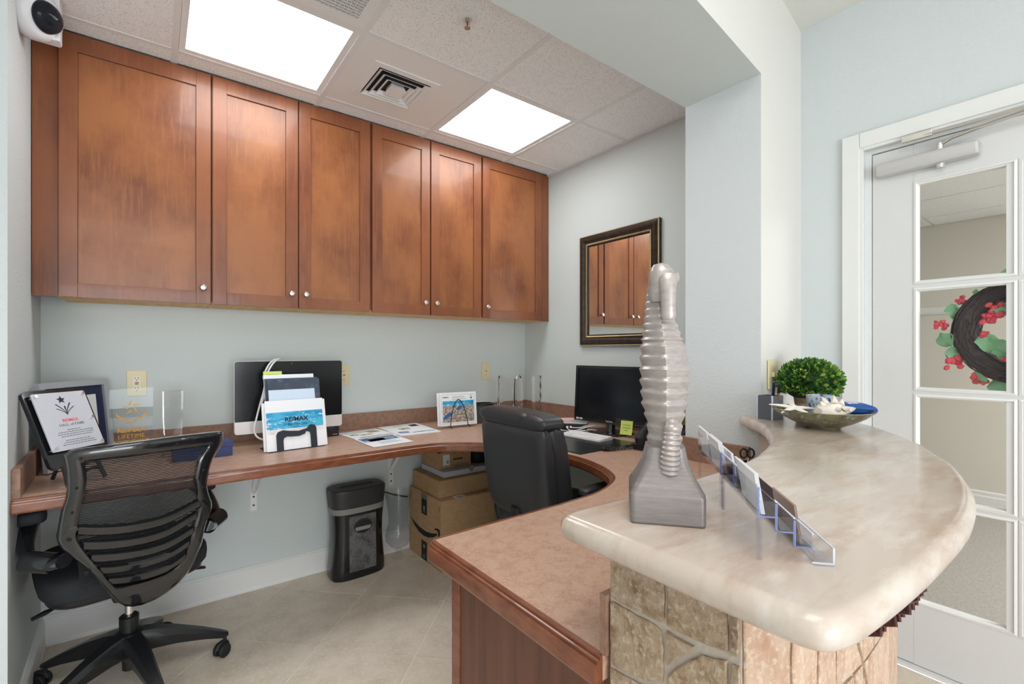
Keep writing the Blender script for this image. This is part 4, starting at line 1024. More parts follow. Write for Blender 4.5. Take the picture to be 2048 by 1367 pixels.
# loose sheets
def sheet(label, P, n, prints, name='flyer', z=0):
    c = Vector((sum(p[0] for p in P)/4, sum(p[1] for p in P)/4, ZDs+z)); t = thing(name, label, 'paper', c, group='flyers lying on the desk')
    th = .0007*n; bm = BM(); prism(bm, [(p[0]-c.x, p[1]-c.y) for p in P], 0, th); s = obj('sheet', bm, paper, t)
    def uv(u, v):
        a = Vector(P[0]).lerp(Vector(P[1]), u); b = Vector(P[3]).lerp(Vector(P[2]), u); return a.lerp(b, v)
    for (u0, u1, v0, v1, mat) in prints:
        bm = BM(); prism(bm, [tuple(uv(u, v)-Vector((c.x, c.y))) for u, v in ((u0, v0), (u1, v0), (u1, v1), (u0, v1))], th+.0001, th+.0004); obj('printed_patch', bm, mat, s)
    return t
ph1 = M('photo_blue', sr(58, 92, 140), .5, n=((22, 60, 20), sr(190, 206, 226), 3, .5, .6)); ph2 = M('photo_tan', sr(206, 186, 160), .5, n=((60,)*3, sr(150, 130, 110), 4, .45, .6)); ph3 = M('photo_olive', sr(136, 136, 100), .5, n=((60,)*3, sr(206, 206, 190), 4, .45, .6))
def lines(v0, v1, n, u0=.1, u1=.9): return [(u0, u1-.2*rnd.random(), v0+(v1-v0)*i/n, v0+(v1-v0)*i/n+.012, inkg) for i in range(n)]
# corners: far-left, far-right, near-right, near-left
sheet('white flyer with tan pictures lying nearest the computer', [(.835, 2.742), (1.075, 2.775), (1.10, 2.50), (.862, 2.467)], 1, [(.1, .3, .35, .5, ph3), (.6, .9, .2, .4, ph3), (.15, .95, .75, .92, ph2), (.3, .6, .48, .6, ph2)]+lines(.08, .3, 4))
sheet('white flyer with a blue patterned photo lying closest to the desk edge', [(.848, 2.496), (1.075, 2.536), (1.078, 2.258), (.855, 2.235)], 2, [(.05, .95, .08, .50, ph1), (.2, .6, .25, .48, paper)]+lines(.6, .85, 4, .3, .9), z=.0012)
sheet('stack of white flyers lying nearest the standing postcards', [(1.094, 2.79), (1.36, 2.815), (1.335, 2.432), (1.090, 2.445)], 6, [(.3, .55, .35, .52, ph3), (.1, .35, .68, .84, ph1), (.7, .9, .12, .3, navy), (.4, .95, .80, .86, ph1)]+lines(.1, .22, 2, .3, .7))
# postcards on a wire easel
ea = thing('wire_easel', 'black wire arch easel holding postcards on the desk', 'easel', (1.50, 2.51, ZDs), -.112)
bm = BM()
arch = [(-.055+.11*(i/16), 0, .022+.15*math.sin(math.pi*i/16)**.7) for i in range(17)]
tube(bm, [(-.062, -.032, .002), (-.062, -.030, .012), (-.060, -.010, .016), *[(x*1.05, -.010+(z-.02)*.10, z) for x, _, z in arch], (.060, -.010, .016), (.062, -.030, .012), (.062, -.032, .002)], .0022, 7)
tube(bm, [(-.062, -.028, .012), (-.062, .03, .012), (-.062, .07, .002)], .0022, 7); tube(bm, [(.062, -.028, .012), (.062, .03, .012), (.062, .07, .002)], .0022, 7); tube(bm, [(-.062, .03, .013), (.062, .03, .013)], .0022, 7)
obj('wire', bm, black, ea)
CITY = M('aerial_town_print', sr(196, 184, 170), .45, n=((90,)*3, sr(104, 100, 96), 4, .42, .6), n2=((24,)*3, sr(206, 118, 100), 4, .58, .68))
def postcard(label, dx, dy, extra):
    t = thing('postcard', label, 'postcard', (Matrix.Translation((1.50, 2.51, ZDs)) @ Matrix.Rotation(-.112, 4, 'Z')) @ Vector((dx, dy, .0155)), -.112, group='postcards on the wire easel')
    m_ = plane_m((0, 0, 0), 0, .10); bm = BM(); slab(bm, .245, .200, .0016, .001, 0, .100, 0, 1); tr(bm, m_); f = obj('card', bm, paper, t)
    if extra:
        bm = BM(); bx(bm, -.104, .104, .020, .120, .0016, .0019); tr(bm, m_); obj('town_photo', bm, CITY, f)
        bm = BM(); bx(bm, -.104, .104, .1202, .150, .0016, .0019); tr(bm, m_); obj('sea_strip', bm, SEA, f)
        bm = BM(); prism(bm, [(-.104, .05), (-.104, .035), (-.045, .062), (-.04, .08), (-.07, .078)], .0019, .0021); prism(bm, [(-.02, .10), (.0, .088), (.03, .112), (.01, .122)], .0019, .0021); tr(bm, m_); obj('water_photo', bm, M('water_blue', sr(60, 100, 160), .5), f)
        bm = BM(); A = [Vector((x, y, .0016)) for x, y in rect_pts(.222, .178, .001, 1, 0, .100)]; B_ = [Vector((x, y, .0016)) for x, y in rect_pts(.220, .176, .001, 1, 0, .100)]; quadstrip(bm, A, B_, Vector((0, 0, .0003))); tr(bm, m_); obj('printed_border', bm, inkg, f)
        text('lettering', 'RE/MAX', .011, ink, f, m_ @ Matrix.Translation((-.083, .172, .0018)), bold=.0003)
        bm = BM()
        for k in range(4): bx(bm, -.045+.008*(k % 2), .055-.006*k, .158+.006*k, .1595+.006*k, .0016, .0018)
        tr(bm, m_); obj('small_print', bm, inkg, f)
        bm = BM(); prism(bm, [(.088+.007*math.cos(R(200-a)), .176+.007*math.sin(R(200-a))) for a in range(0, 221, 20)][::-1] if False else [(.081, .168), (.088, .155), (.095, .168)], .0016, .0019); tr(bm, m_); obj('balloon_basket_mark', bm, navy, f)
        bm = BM(); lathe(bm, [(.007, 0), (.007, .0003)], 16, (.088, .175, .0016)); tr(bm, m_); obj('balloon_mark', bm, navy, f)
        bm = BM(); lathe(bm, [(.0055, 0), (.0055, .0003)], 16, (.088, .1742, .0019)); tr(bm, m_); obj('balloon_mark_inner', bm, paper, f)
postcard('front postcard with an aerial town photo on the wire easel', .0, -.006, True)
postcard('plain postcard behind the town photo, shifted left on the easel', -.014, .004, False)
postcard('rearmost postcard rising highest on the wire easel', .006, .010, False)
pcup = thing('desk_organizer', 'dark grey desk container with a black open top behind the leather chair', 'organizer', (1.735, 2.60, ZDs))
bm = BM(); A = [(.085*math.cos(2*math.pi*i/28), .055*math.sin(2*math.pi*i/28)) for i in range(28)]; B_ = [(x*.9, y*.88) for x, y in A]
quadstrip(bm, [Vector((*p, 0)) for p in A], [Vector((*p, 0)) for p in B_], Vector((0, 0, .118))); obj('container', bm, greyd, pcup)
bm = BM(); A = [(x*1.03, y*1.04) for x, y in A]; quadstrip(bm, [Vector((*p, .1182)) for p in A], [Vector((*p, .1182)) for p in B_], Vector((0, 0, .008))); obj('rim', bm, blackg, pcup)
bm = BM(); prism(bm, B_, .002, .012); obj('inner_floor', bm, black, pcup)
# monitor
mo = thing('desktop_monitor', 'black flat-panel monitor with a lime note stuck to its lower bezel', 'monitor', (2.09, 1.81, ZDs))
mm = plane_m((2.061-2.09, 1.805-1.81, .86-ZDs), -1.463, .06)
MW, MH = .50, .327
bm = BM(); A = [Vector((x, y, 0)) for x, y in rect_pts(MW, MH, .005, 2, .02, MH/2)]; B_ = [Vector((x, y, 0)) for x, y in rect_pts(MW-.036, MH-.056, .002, 2, .02, MH/2+.012)]
quadstrip(bm, A, B_, Vector((0, 0, .016))); tr(bm, mm); bez = obj('bezel', bm, blackg, mo, 30)
bm = BM(); slab(bm, MW-.034, MH-.054, .010, .002, .02, MH/2+.012, 0, 2); tr(bm, mm); obj('screen', bm, screen, mo)
bm = BM(); slab(bm, MW-.02, MH-.02, .03, .02, .02, MH/2, -.0305, 3); tr(bm, mm); obj('back_shell', bm, black, mo)
text('lettering', 'ViewSonic', .011, M('bezel_print', sr(200, 200, 204), .4), bez, mm @ Matrix.Translation((.02, .014, .0163)), bold=.0002)
bm = BM(); bx(bm, -.215, -.195, .008, .018, .0161, .0165); bx(bm, -.19, -.168, .008, .018, .0161, .0165); tr(bm, mm); obj('port_labels', bm, M('bezel_print', (1, 1, 1)), bez)
bm = BM()
for k in range(4): bx(bm, .19+.016*k, .193+.016*k, .010, .013, .0161, .0165)
tr(bm, mm); obj('touch_buttons', bm, silver, bez)
bm = BM(); tube(bm, [(.0, 0, .004), (.006, 0, .045), (.02, 0, .10)], [.030, .024, .03], 10); obj('neck', bm, blackg, mo)
bm = BM(); P = [(-.10, -.075), (-.065, -.115), (.065, -.115), (.10, -.075), (.10, .075), (.065, .125), (-.065, .125), (-.10, .075)]; loft(bm, [[Vector((x*s_, y*s_, z)) for x, y in P] for s_, z in ((1, 0), (1, .005), (.92, .012))]); obj('foot', bm, blackg, mo, 20)
sn_ = thing('sticky_note', 'lime green sticky note hanging from the monitor bezel beside the phone', 'sticky note', mm.translation+Vector(mo.location))
mr = Matrix.Translation(-Vector(sn_.location)) @ Matrix.Translation(Vector(mo.location)) @ mm
bm = BM(); n = 6; A = [Vector((.10, .030-.075*i/n, .0168+.010*(i/n)**2)) for i in range(n+1)]
loft(bm, [[p, p+Vector((.075, .002, 0)), p+Vector((.075, .002, .0006)), p+Vector((0, 0, .0006))] for p in A]); tr(bm, mr); f = obj('note', bm, lime, sn_)
bm = BM()
for k, (a0, a1) in enumerate(((.115, .16), (.112, .165), (.125, .15))): bx(bm, a0, a1, .008-.014*k, .0092-.014*k, .0185+.002*k, .0205+.002*k)
tr(bm, mr); obj('pencil_line', bm, inkg, f)
# desk pad, keyboard
dp = thing('desk_pad', 'black leather desk pad under the white keyboard', 'desk pad', (1.76, 1.79, ZDs), 0)
bm = BM(); bx(bm, -.215, .20, -.275, .26, 0, .004, .001); obj('pad', bm, M('pad_leather', sr(26, 34, 36), .28), dp)
kb = thing('keyboard', 'slim white keyboard lying on the black desk pad', 'keyboard', (1.855, 1.785, ZDs+.0045), R(-86))
bm = BM(); loft(bm, [[(-.14, y, z) for y, z in ((-.055, 0), (.058, 0), (.062, .010), (.056, .016), (-.050, .006), (-.056, .004))], [(.14, y, z) for y, z in ((-.055, 0), (.058, 0), (.062, .010), (.056, .016), (-.050, .006), (-.056, .004))]]); obj('case', bm, alum, kb)
keym = None
for r_ in range(5):
    for c_ in range(14):
        if r_ == 0 and 3 <= c_ <= 8:
            if c_ != 3: continue
        if keym is None:
            bm = BM(); bx(bm, -.0083, .0083, -.0083, .0083, 0, .002, .0006); keym = mesh('key', bm, paper)
        y = -.040+.0205*r_
        o = obj('key', None, None, kb, me=keym, loc=(-.128+.0195*c_+.001*r_ if not (r_ == 0 and c_ == 3) else -.01, y, .0072+.0945*(y+.05)*1.0))
        o.rotation_euler = (math.atan(.0945), 0, 0)
        if r_ == 0 and c_ == 3: o.scale = (5.6, 1, 1)
# dock with cables
dk = thing('docking_hub', 'silver and black docking hub with white plugs left of the monitor', 'hub', (2.045, 2.075, ZDs), R(-50))
bm = BM(); bx(bm, -.095, .095, -.07, .07, .0, .034, .008); obj('black_case', bm, black, dk)
bm = BM(); bx(bm, -.097, .097, -.072, .072, .0345, .044, .004); obj('silver_lid', bm, silver, dk)
for x, l in ((-.07, .02), (-.02, .03), (.0, .025)):
    bm = BM(); bx(bm, x-.006, x+.006, -.07-l, -.0702, .012, .022, .002); obj('plug', bm, paper, dk)
cb2 = thing('white_usb_cables', 'tangle of white cables lying in front of the docking hub', 'cable', (2.0, 1.95, ZDs))
wc = M('white_cable', (1, 1, 1))
def loc(P): return [(x+dk.location.x, y+dk.location.y, z+ZDs) for x, y, z in P]
dR = Matrix.Rotation(R(-50), 4, 'Z'); dpt = lambda x, y, z: tuple(dR @ Vector((x, y, z))+Vector((2.045, 2.075, ZDs)))
cable('cord', [dpt(-.07, -.095, .017), dpt(-.06, -.12, .006), dpt(.02, -.14, .005), dpt(.12, -.10, .03), (2.10, 1.86, .84)], .003, wc, cb2)
cable('cord', [dpt(-.02, -.104, .017), dpt(.0, -.125, .006), dpt(.05, -.128, .005), dpt(.09, -.115, .007)], .003, wc, cb2)
cable('cord', [dpt(.0, -.1, .017), dpt(.06, -.105, .02), dpt(.10, -.08, .03), (2.12, 1.92, .835), (2.15, 1.80, .815), (2.16, 1.6, .815), (2.13, 1.52, .808)], .003, wc, cb2)
bm = BM(); bx(bm, -.03, .03, -.009, .009, 0, .014, .004); tr(bm, Matrix.Translation(Vector(dpt(.125, -.115, .0002))-Vector(cb2.location)) @ Matrix.Rotation(R(-60), 4, 'Z')); obj('adapter_plug', bm, silver, cb2)
pk = thing('pink_note_pad', 'pale pink sticky note pad lying on the docking hub', 'note pad', tuple(dpt(-.03, .02, .0446)), R(-30))
bm = BM(); bx(bm, -.045, .045, -.04, .04, 0, .008); obj('pad', bm, M('pink_paper', sr(236, 186, 190), .6), pk)
wl = thing('white_saucer', 'white round saucer-like stand on the desk behind the leather chair headrest', 'saucer', (2.13, 2.30, ZDs))
bm = BM(); lathe(bm, [(.05, 0), (.072, .004), (.075, .010), (.06, .012), (.02, .014), (.008, .03), (.002, .032)], 28); obj('saucer_body', bm, paper, wl)
# telephone
tp = thing('desk_phone', 'black desk telephone half hidden behind the seahorse sculpture', 'telephone', (1.945, 1.36, ZDs), R(-82))
bm = BM(); loft(bm, [[(x, y, z) for y, z in ((-.10, 0), (.09, 0), (.095, .10), (.07, .115), (-.10, .025))] for x in (-.10, .10)]); obj('phone_body', bm, black, tp, 20)
bm = BM(); 
sl = math.atan2(.09, .17)
mtp = Matrix.Translation((.03, -.01, .072)) @ Matrix.Rotation(sl, 4, 'X')
bx(bm, -.03, .05, .035, .085, .001, .006); tr(bm, mtp); obj('display', bm, screen, tp)
bm = BM()
for i in range(3):
    for j in range(4): bx(bm, -.028+.027*i, -.008+.027*i, -.075+.026*j, -.058+.026*j, .0005, .006, .002)
tr(bm, mtp); obj('keypad', bm, greyd, tp)
bm = BM(); mh = Matrix.Translation((-.068, -.005, .086)) @ Matrix.Rotation(sl, 4, 'X')
tube(bm, [(0, -.10, -.012), (0, -.095, .012), (0, -.06, .024), (0, .05, .024), (0, .088, .012), (0, .095, -.012)], [.022, .024, .017, .017, .024, .022], 10); tr(bm, mh); obj('handset', bm, blackm, tp)
cord = thing('phone_cord', 'coiled black telephone cord looped on the desk in front of the phone', 'cord', (1.80, 1.47, ZDs))
cl = spline([(1.885, 1.475, .818), (1.82, 1.475, .812), (1.74, 1.50, .812), (1.70, 1.515, .812), (1.69, 1.49, .812), (1.74, 1.465, .812), (1.84, 1.445, .812)], 40)
P = []
for i, p in enumerate(cl):
    a = i*1.05; t_ = (cl[min(i+1, len(cl)-1)]-cl[max(i-1, 0)]).normalized(); s_ = t_.cross(Vector((0, 0, 1)))
    P.append(p-Vector(cord.location)+s_*.0062*math.cos(a)+Vector((0, 0, .0062*math.sin(a))))
bm = BM(); tube(bm, P, .0026, 5); obj('coil', bm, black, cord, 60)
va = thing('olive_stand_in', 'made-up olive gold ribbed body for an unclear strip behind the phone at the pier corner', 'vase', (2.185, 1.345, ZDs))  # invented ribbed body filling in for an unclear olive strip
bm = BM(); rg = []
for i in range(20):
    t = i/19; r = .030+.016*math.sin(math.pi*(.15+.75*t)); rg.append([Vector((r*(1+.05*math.cos(12*2*math.pi*j/48))*math.cos(2*math.pi*j/48), r*(1+.05*math.cos(12*2*math.pi*j/48))*math.sin(2*math.pi*j/48), .25*t)) for j in range(48)])
loft(bm, rg); obj('ribbed_body', bm, M('olive_glaze', sr(128, 124, 66), .25, coat=.4), va, 50)
scu = thing('scissors_cup', 'small black cup holding scissors behind the counter edge', 'cup', (1.80, .884, ZDs))
bm = BM(); lathe(bm, [(.018, 0), (.020, .05), (.018, .05), (.016, .004)], 20, cap=False); prism(bm, [(.017*math.cos(2*math.pi*i/20), .017*math.sin(2*math.pi*i/20)) for i in range(20)], 0, .003); obj('cup_wall', bm, black, scu)
sc = thing('scissors', 'black-handled scissors standing in the cup, loops showing above the counter', 'scissors', (1.80, .884, ZDs+.004), R(-45))
for s in (-1, 1):
    bm = BM(); tube(bm, [(s*.0135+.0125*math.cos(2*math.pi*i/20), s*.002, .078+.017*math.sin(2*math.pi*i/20)) for i in range(20)], .0032, 7, closed=True); obj('handle', bm, black, sc)
    bm = BM(); tube(bm, [(s*.006, s*.002, .063), (0, s*.002, .04), (-s*.004, s*.002, .001)], [.004, .004, .001], 6, flat=.4); obj('blade', bm, chrome, sc)
# =================================================================== UNDER THE DESK
shd = thing('paper_shredder', 'black paper shredder with a silver band and grey window against the wall', 'shredder', (.935, 2.705, 0), R(2))
def stad(a, b, z, flat=.0, n=40):      # rounded-front outline, squarer at the back
    P = []
    for i in range(n):
        t = 2*math.pi*i/n; c_, s_ = math.cos(t), math.sin(t); p = 2/3.2 if s_ < 0 else 2/4.5
        P.append(Vector((math.copysign(abs(c_)**p, c_)*a, math.copysign(abs(s_)**p, s_)*b, z)))
    return P
lev = [(.0, .150, .080), (.012, .156, .086), (.05, .156, .086), (.12, .149, .082), (.22, .142, .078), (.30, .143, .079), (.355, .147, .081), (.366, .148, .082)]
bm = BM(); loft(bm, [stad(a, b, z) for z, a, b in lev]); obj('waste_bin', bm, blackg, shd, 40)
bm = BM(); loft(bm, [stad(a, b, z) for z, a, b in ((.3665, .1495, .0835), (.398, .152, .086))]); obj('silver_band', bm, greyl, shd, 40)
bm = BM(); loft(bm, [stad(a, b, z) for z, a, b in ((.3985, .151, .085), (.44, .155, .088), (.485, .159, .092), (.497, .157, .090), (.502, .148, .082))], True); head_ = obj('shredder_head', bm, greyd, shd, 40)
bm = BM(); loft(bm, [stad(a, b, z) for z, a, b in ((.5022, .112, .036), (.5032, .108, .033))]); obj('feed_tray', bm, M('shredder_top', sr(48, 47, 44), .5), head_, 40)
bm = BM(); bx(bm, -.092, .092, -.009, .007, .5030, .5040, .0); obj('paper_slot', bm, M('slot_black', (.004, .004, .004), .8), head_)
bm = BM(); bx(bm, .11, .114, .02, .024, .5024, .505); obj('indicator', bm, silver, head_)
fz = [(.045, -.0868), (.12, -.0832), (.22, -.0795), (.30, -.0800), (.352, -.082)]
bm = BM(); loft(bm, [[Vector((x, y+o, z)) for x, o in ((-.072, 0), (.082, 0), (.082, .012), (-.072, .012))] for z, y in fz]); pnl = obj('window_panel', bm, M('smoky_window', sr(104, 104, 104), .35, n=((22, 22, 22), sr(70, 70, 70), 6, .42, .62), n2=((140,)*3, sr(140, 140, 138), 3, .56, .7)), shd, 20)
el = lambda a, b, n=28: [(a*math.cos(2*math.pi*i/n), b*math.sin(2*math.pi*i/n)) for i in range(n)]
bm = BM(); A = [Vector((x+.005, -.0815, z+.29)) for x, z in el(.052, .040)]; B_ = [Vector((x+.005, -.0815, z+.29)) for x, z in el(.047, .035)]
quadstrip(bm, A, B_, Vector((0, -.005, 0))); obj('handle_rim', bm, greyd, pnl, 40)
bm = BM(); loft(bm, [[Vector((x+.005, y, z+.29)) for x, z in el(.047, .035)] for y in (-.0795, -.0825)]); obj('handle_recess', bm, M('recess_dark', sr(38, 38, 40), .5), pnl)
bm = BM(); bx(bm, -.039, .049, -.0865, -.0826, .268, .288, .001); obj('grip', bm, greyl, pnl)
# glass hurricane vase
hv = thing('hurricane_vase', 'clear glass hurricane vase on the floor between shredder and boxes', 'vase', (1.208, 2.745, .001))
bm = BM()
outp = [(.046, 0), (.046, .004), (.020, .016), (.016, .035), (.022, .052), (.055, .075), (.076, .105), (.080, .14), (.072, .175), (.060, .205), (.059, .24), (.064, .30), (.074, .36), (.087, .405)]
inp = [(.085, .405), (.072, .36), (.062, .30), (.057, .24), (.058, .205), (.070, .175), (.077, .14), (.073, .107), (.052, .079), (.02, .060), (.0, .058)]
lathe(bm, outp+inp, 36, cap=False); obj('glass_body', bm, thin('thin_glass', (.95, .955, .96), .06), hv, 60)
pcd = thing('power_cord', 'thin black power cord along the wall behind the glass vase', 'cord', (1.2, 2.83, .30))
cable('cord', [(1.06, 2.795, .40), (1.14, 2.828, .395), (1.22, 2.835, .36), (1.31, 2.835, .33)], .004, black, pcd)
# cardboard boxes
def carton(name, label, x0, x1, y0, y1, z0, z1, mat, extra=None):
    t = thing(name, label, 'box', ((x0+x1)/2, (y0+y1)/2, z0), group='cartons stacked under the desk')
    a, b, h_ = (x1-x0)/2, (y1-y0)/2, z1-z0
    bm = BM(); bx(bm, -a, a, -b, b, 0, h_-.004, .002); body = obj('carton_body', bm, mat, t)
    bm = BM(); bx(bm, -a+.001, a-.001, -b+.001, -.001, h_-.0035, h_-.0005); obj('flap', bm, mat, t)
    bm = BM(); bx(bm, -a+.001, a-.001, .001, b-.001, h_-.0035, h_-.0005); obj('flap', bm, mat, t)
    if extra: extra(t, body, a, b, h_)
    return t
def dec(parent, name, polyYZ, mat, t, x0, off=.0006):      # flat print on the -x face; world (y, z) outline
    bm = BM(); P = [Vector((x0-off, y, z)) for y, z in polyYZ]; P2 = [p+Vector((off*.8, 0, 0)) for p in P]
    loft(bm, [P, P2]); tr(bm, Matrix.Translation(-Vector(t.location))); return obj(name, bm, mat, parent)
def big(t, body, a, b, h_):
    X0 = 1.315
    sm = [(2.80, .219), (2.738, .198), (2.669, .185), (2.589, .181), (2.525, .190), (2.475, .203), (2.443, .213), (2.447, .199), (2.488, .176), (2.55, .155), (2.615, .146), (2.682, .153), (2.738, .174)]
    dec(body, 'smile_print', sm, ink, t, X0)
    dec(body, 'smile_arrow', [(2.478, .230), (2.445, .242), (2.412, .242), (2.408, .220), (2.430, .172), (2.434, .192), (2.431, .218), (2.442, .229), (2.469, .224)], ink, t, X0)
    for z0, z1 in ((.279, .398), (.002, .117)):
        dec(body, 'black_tape', [(2.644, z0), (2.573, z0), (2.573, z1), (2.644, z1)], ink, t, X0)
        zc = .32 if z0 > .1 else .085
        dec(body, 'tape_mark', [(2.608+.012*math.cos(R(30*i)), zc+.012*math.sin(R(30*i))) for i in range(12)], greyl, t, X0, .0012)
        for k in range(3): dec(body, 'tape_print', [(2.622, z0+.012+.008*k), (2.595, z0+.012+.008*k), (2.595, z0+.015+.008*k), (2.622, z0+.015+.008*k)], greyl, t, X0, .0012)
    dec(body, 'tape_end', [(2.644, .372), (2.573, .372), (2.573, .403), (2.644, .403)], M('clear_tape', sr(120, 116, 108), .2), t, X0, .0013)
    for y in (2.412, 2.425): dec(body, 'arrow_mark', [(y, .375), (y+.003, .375), (y+.003, .340), (y, .340)], ink, t, X0)
    bm = BM(); bx(bm, -a+.10, -a+.17, -b+.006, -b+.05, h_-.0004, h_+.0004); lb = obj('shipping_label', bm, paper, body)
    bm = BM()
    for k in range(8): bx(bm, -a+.112+.006*k, -a+.1145+.006*k+.001*(k % 3), -b+.012, -b+.03, h_+.0004, h_+.0007)
    obj('barcode', bm, ink, lb)
    bm = BM()
    for x, z in ((-a+.02, .07), (-a+.02, .02), (-a+.075, .02)): bx(bm, x, x+.012, -b-.0007, -b-.0001, z, z+.0015); bx(bm, x, x+.0015, -b-.0007, -b-.0001, z, z+.012)
    obj('corner_marks', bm, ink, body)
carton('cardboard_box', 'largest brown cardboard box with a black curved arrow print, bottom of the stack', 1.315, 1.76, 2.395, 2.815, .001, .408, card, big)
def med(t, body, a, b, h_):
    bm = BM(); bx(bm, -a-.0008, -a, -.035, .035, .0, h_); obj('tape_strip', bm, tape, body)
    bm = BM(); bx(bm, -a, a, -.035, .035, h_-.0004, h_+.0003); obj('tape_strip', bm, tape, body)
carton('cardboard_box', 'plain taped brown cardboard box second from the bottom of the stack', 1.330, 1.78, 2.448, 2.80, .4095, .513, card, med)
def wht(t, body, a, b, h_):
    bm = BM(); lathe(bm, [(.018, 0), (.018, .0006)], 20); tr(bm, Matrix.Translation((.0, -b-.0002, h_-.004)) @ Matrix.Rotation(R(90), 4, 'X')); obj('thumb_notch', bm, greyl, body)
carton('flat_box', 'flat white mailing box between the brown boxes under the desk', 1.382, 1.77, 2.484, 2.78, .5145, .548, M('white_card', sr(206, 206, 214), .6), wht)
def sml(t, body, a, b, h_):
    bm = BM(); bx(bm, -a+.03, -a+.075, -b-.0008, -b, .02, .085); lb = obj('shipping_label', bm, paper, body)
    bm = BM()
    for k in range(5): bx(bm, -a+.055, -a+.068, -b-.0012, -b-.0008, .03+.004*k, .0325+.004*k)
    obj('barcode', bm, ink, lb)
    bm = BM()
    for k in range(14): bx(bm, -a+.09+.009*k, -a+.0925+.009*k, -b-.0007, -b, .004, .020+.004*(k % 3))
    for k in range(3): bx(bm, -a+.10+.05*k, -a+.125+.05*k, -b-.0007, -b, h_-.018, h_-.014)
    bx(bm, -a+.10, -a+.17, -b-.0007, -b, .045, .056)
    obj('stamped_print', bm, M('brown_ink', sr(96, 70, 50), .7), body)
    bm = BM(); bx(bm, -a+.095, -a+.20, -b-.0005, -b, .058, .078); bx(bm, -a-.0008, -a, -.06, .02, h_*.6, h_*.85); obj('tape_strip', bm, tape, body)
carton('cardboard_box', 'small brown printed cardboard box with a white label, topmost of the stack', 1.384, 1.615, 2.552, 2.785, .5495, .652, card, sml)
bk = thing('black_bag', 'black bag wedged beside the small box under the desk', 'bag', (1.74, 2.64, .5495))
bm = BM(); pillow(bm, (0, 0, .088), (.235, .26, .175), .3, .35); obj('bag_body', bm, M('bag_black', sr(16, 16, 17), .7), bk, 60)
bm = BM(); tube(bm, spline([(-.08, -.11, .14), (-.06, -.13, .172), (.05, -.13, .172), (.08, -.11, .14)], 5), .008, 7); obj('strap', bm, blackm, bk)
bf = thing('black_film', 'black plastic sheet lying on top of the small topmost box', 'sheet', (1.52, 2.65, .6525))
bm = BM(); n = 12
rows_ = []
for i in range(n+1):
    rows_.append([Vector((-.17+.34*i/n, y, .012+.012*math.sin(i*1.7+y*30)+.0)) for y in (-.115, -.06, 0, .06, .115)])
for i in range(n):
    for j in range(4): pass
V = [[bm.verts.new(p) for p in r] for r in rows_]; V2 = [[bm.verts.new(p+Vector((0, 0, .003))) for p in r] for r in rows_]
for i in range(n):
    for j in range(4):
        bm.faces.new((V[i][j], V[i+1][j], V[i+1][j+1], V[i][j+1])); bm.faces.new((V2[i][j], V2[i][j+1], V2[i+1][j+1], V2[i+1][j]))
tr(bm, Matrix.Translation((0, 0, .0))); obj('film', bm, blackg, bf, 60)

# =================================================================== MESH OFFICE CHAIR
mc = thing('mesh_office_chair', 'black mesh-back office chair with slotted glossy lower back facing the desk', 'chair', (-.0722, 2.3105, 0), R(12))
OX, OY = 0, 0
def yb(x, z): return -.275-.16*(max(z, .55)-.8)+x*x+.5*max(0, .55-z)+OY
def pb(x, z, o=0): return Vector((x+OX, yb(x, z)+o, z))
def band(name, A, B_, mat, th=.024, k=3, bulge=.010, ang=50):
    A = spline([Vector((x, z, 0)) for x, z in A], k); B_ = spline([Vector((x, z, 0)) for x, z in B_], k); rings = []
    for a, b in zip(A, B_):
        q = lambda t, o: (lambda p: pb(p.x, p.y, o))(a.lerp(b, t))
        rings.append([q(0, 0), q(.18, -bulge*.8), q(.5, -bulge), q(.82, -bulge*.8), q(1, 0), q(1, th), q(0, th)])
    bm = BM(); loft(bm, rings); return obj(name, bm, mat, mc, ang)
FO = [(-.216, .690), (-.208, .766), (-.198, .818), (-.199, .890), (-.204, .932), (-.205, .947), (-.194, .957), (-.179, .963), (-.119, .968), (-.034, .971), (.082, .973), (.218, .966), (.246, .954), (.243, .916), (.210, .865), (.193, .800), (.192, .757), (.214, .686)]
FI = [(-.173, .690), (-.167, .764), (-.158, .817), (-.154, .861), (-.156, .894), (-.159, .918), (-.153, .923), (-.136, .924), (-.094, .925), (-.033, .924), (.068, .923), (.174, .919), (.187, .915), (.180, .903), (.159, .871), (.147, .808), (.151, .776), (.164, .694)]
gloss = M('gloss_grey_black', sr(27, 29, 32), .12, coat=1)
band('back_frame', FO, FI, gloss)
UO = [(-.178, .718), (-.206, .714), (-.217, .682), (-.211, .652), (-.190, .618), (-.160, .580), (-.134, .537), (-.098, .462), (-.037, .368), (.037, .350), (.112, .378), (.158, .432), (.181, .512), (.195, .607), (.214, .660), (.208, .706), (.175, .718)]
UI = [(-.169, .703), (-.172, .685), (-.166, .663), (-.154, .635), (-.141, .606), (-.125, .572), (-.106, .534), (-.084, .490), (-.054, .458), (.026, .450), (.094, .461), (.128, .493), (.137, .549), (.148, .604), (.160, .656), (.165, .688), (.166, .706)]
band('lumbar_shell', UO, UI, gloss, .03, 3, .012)
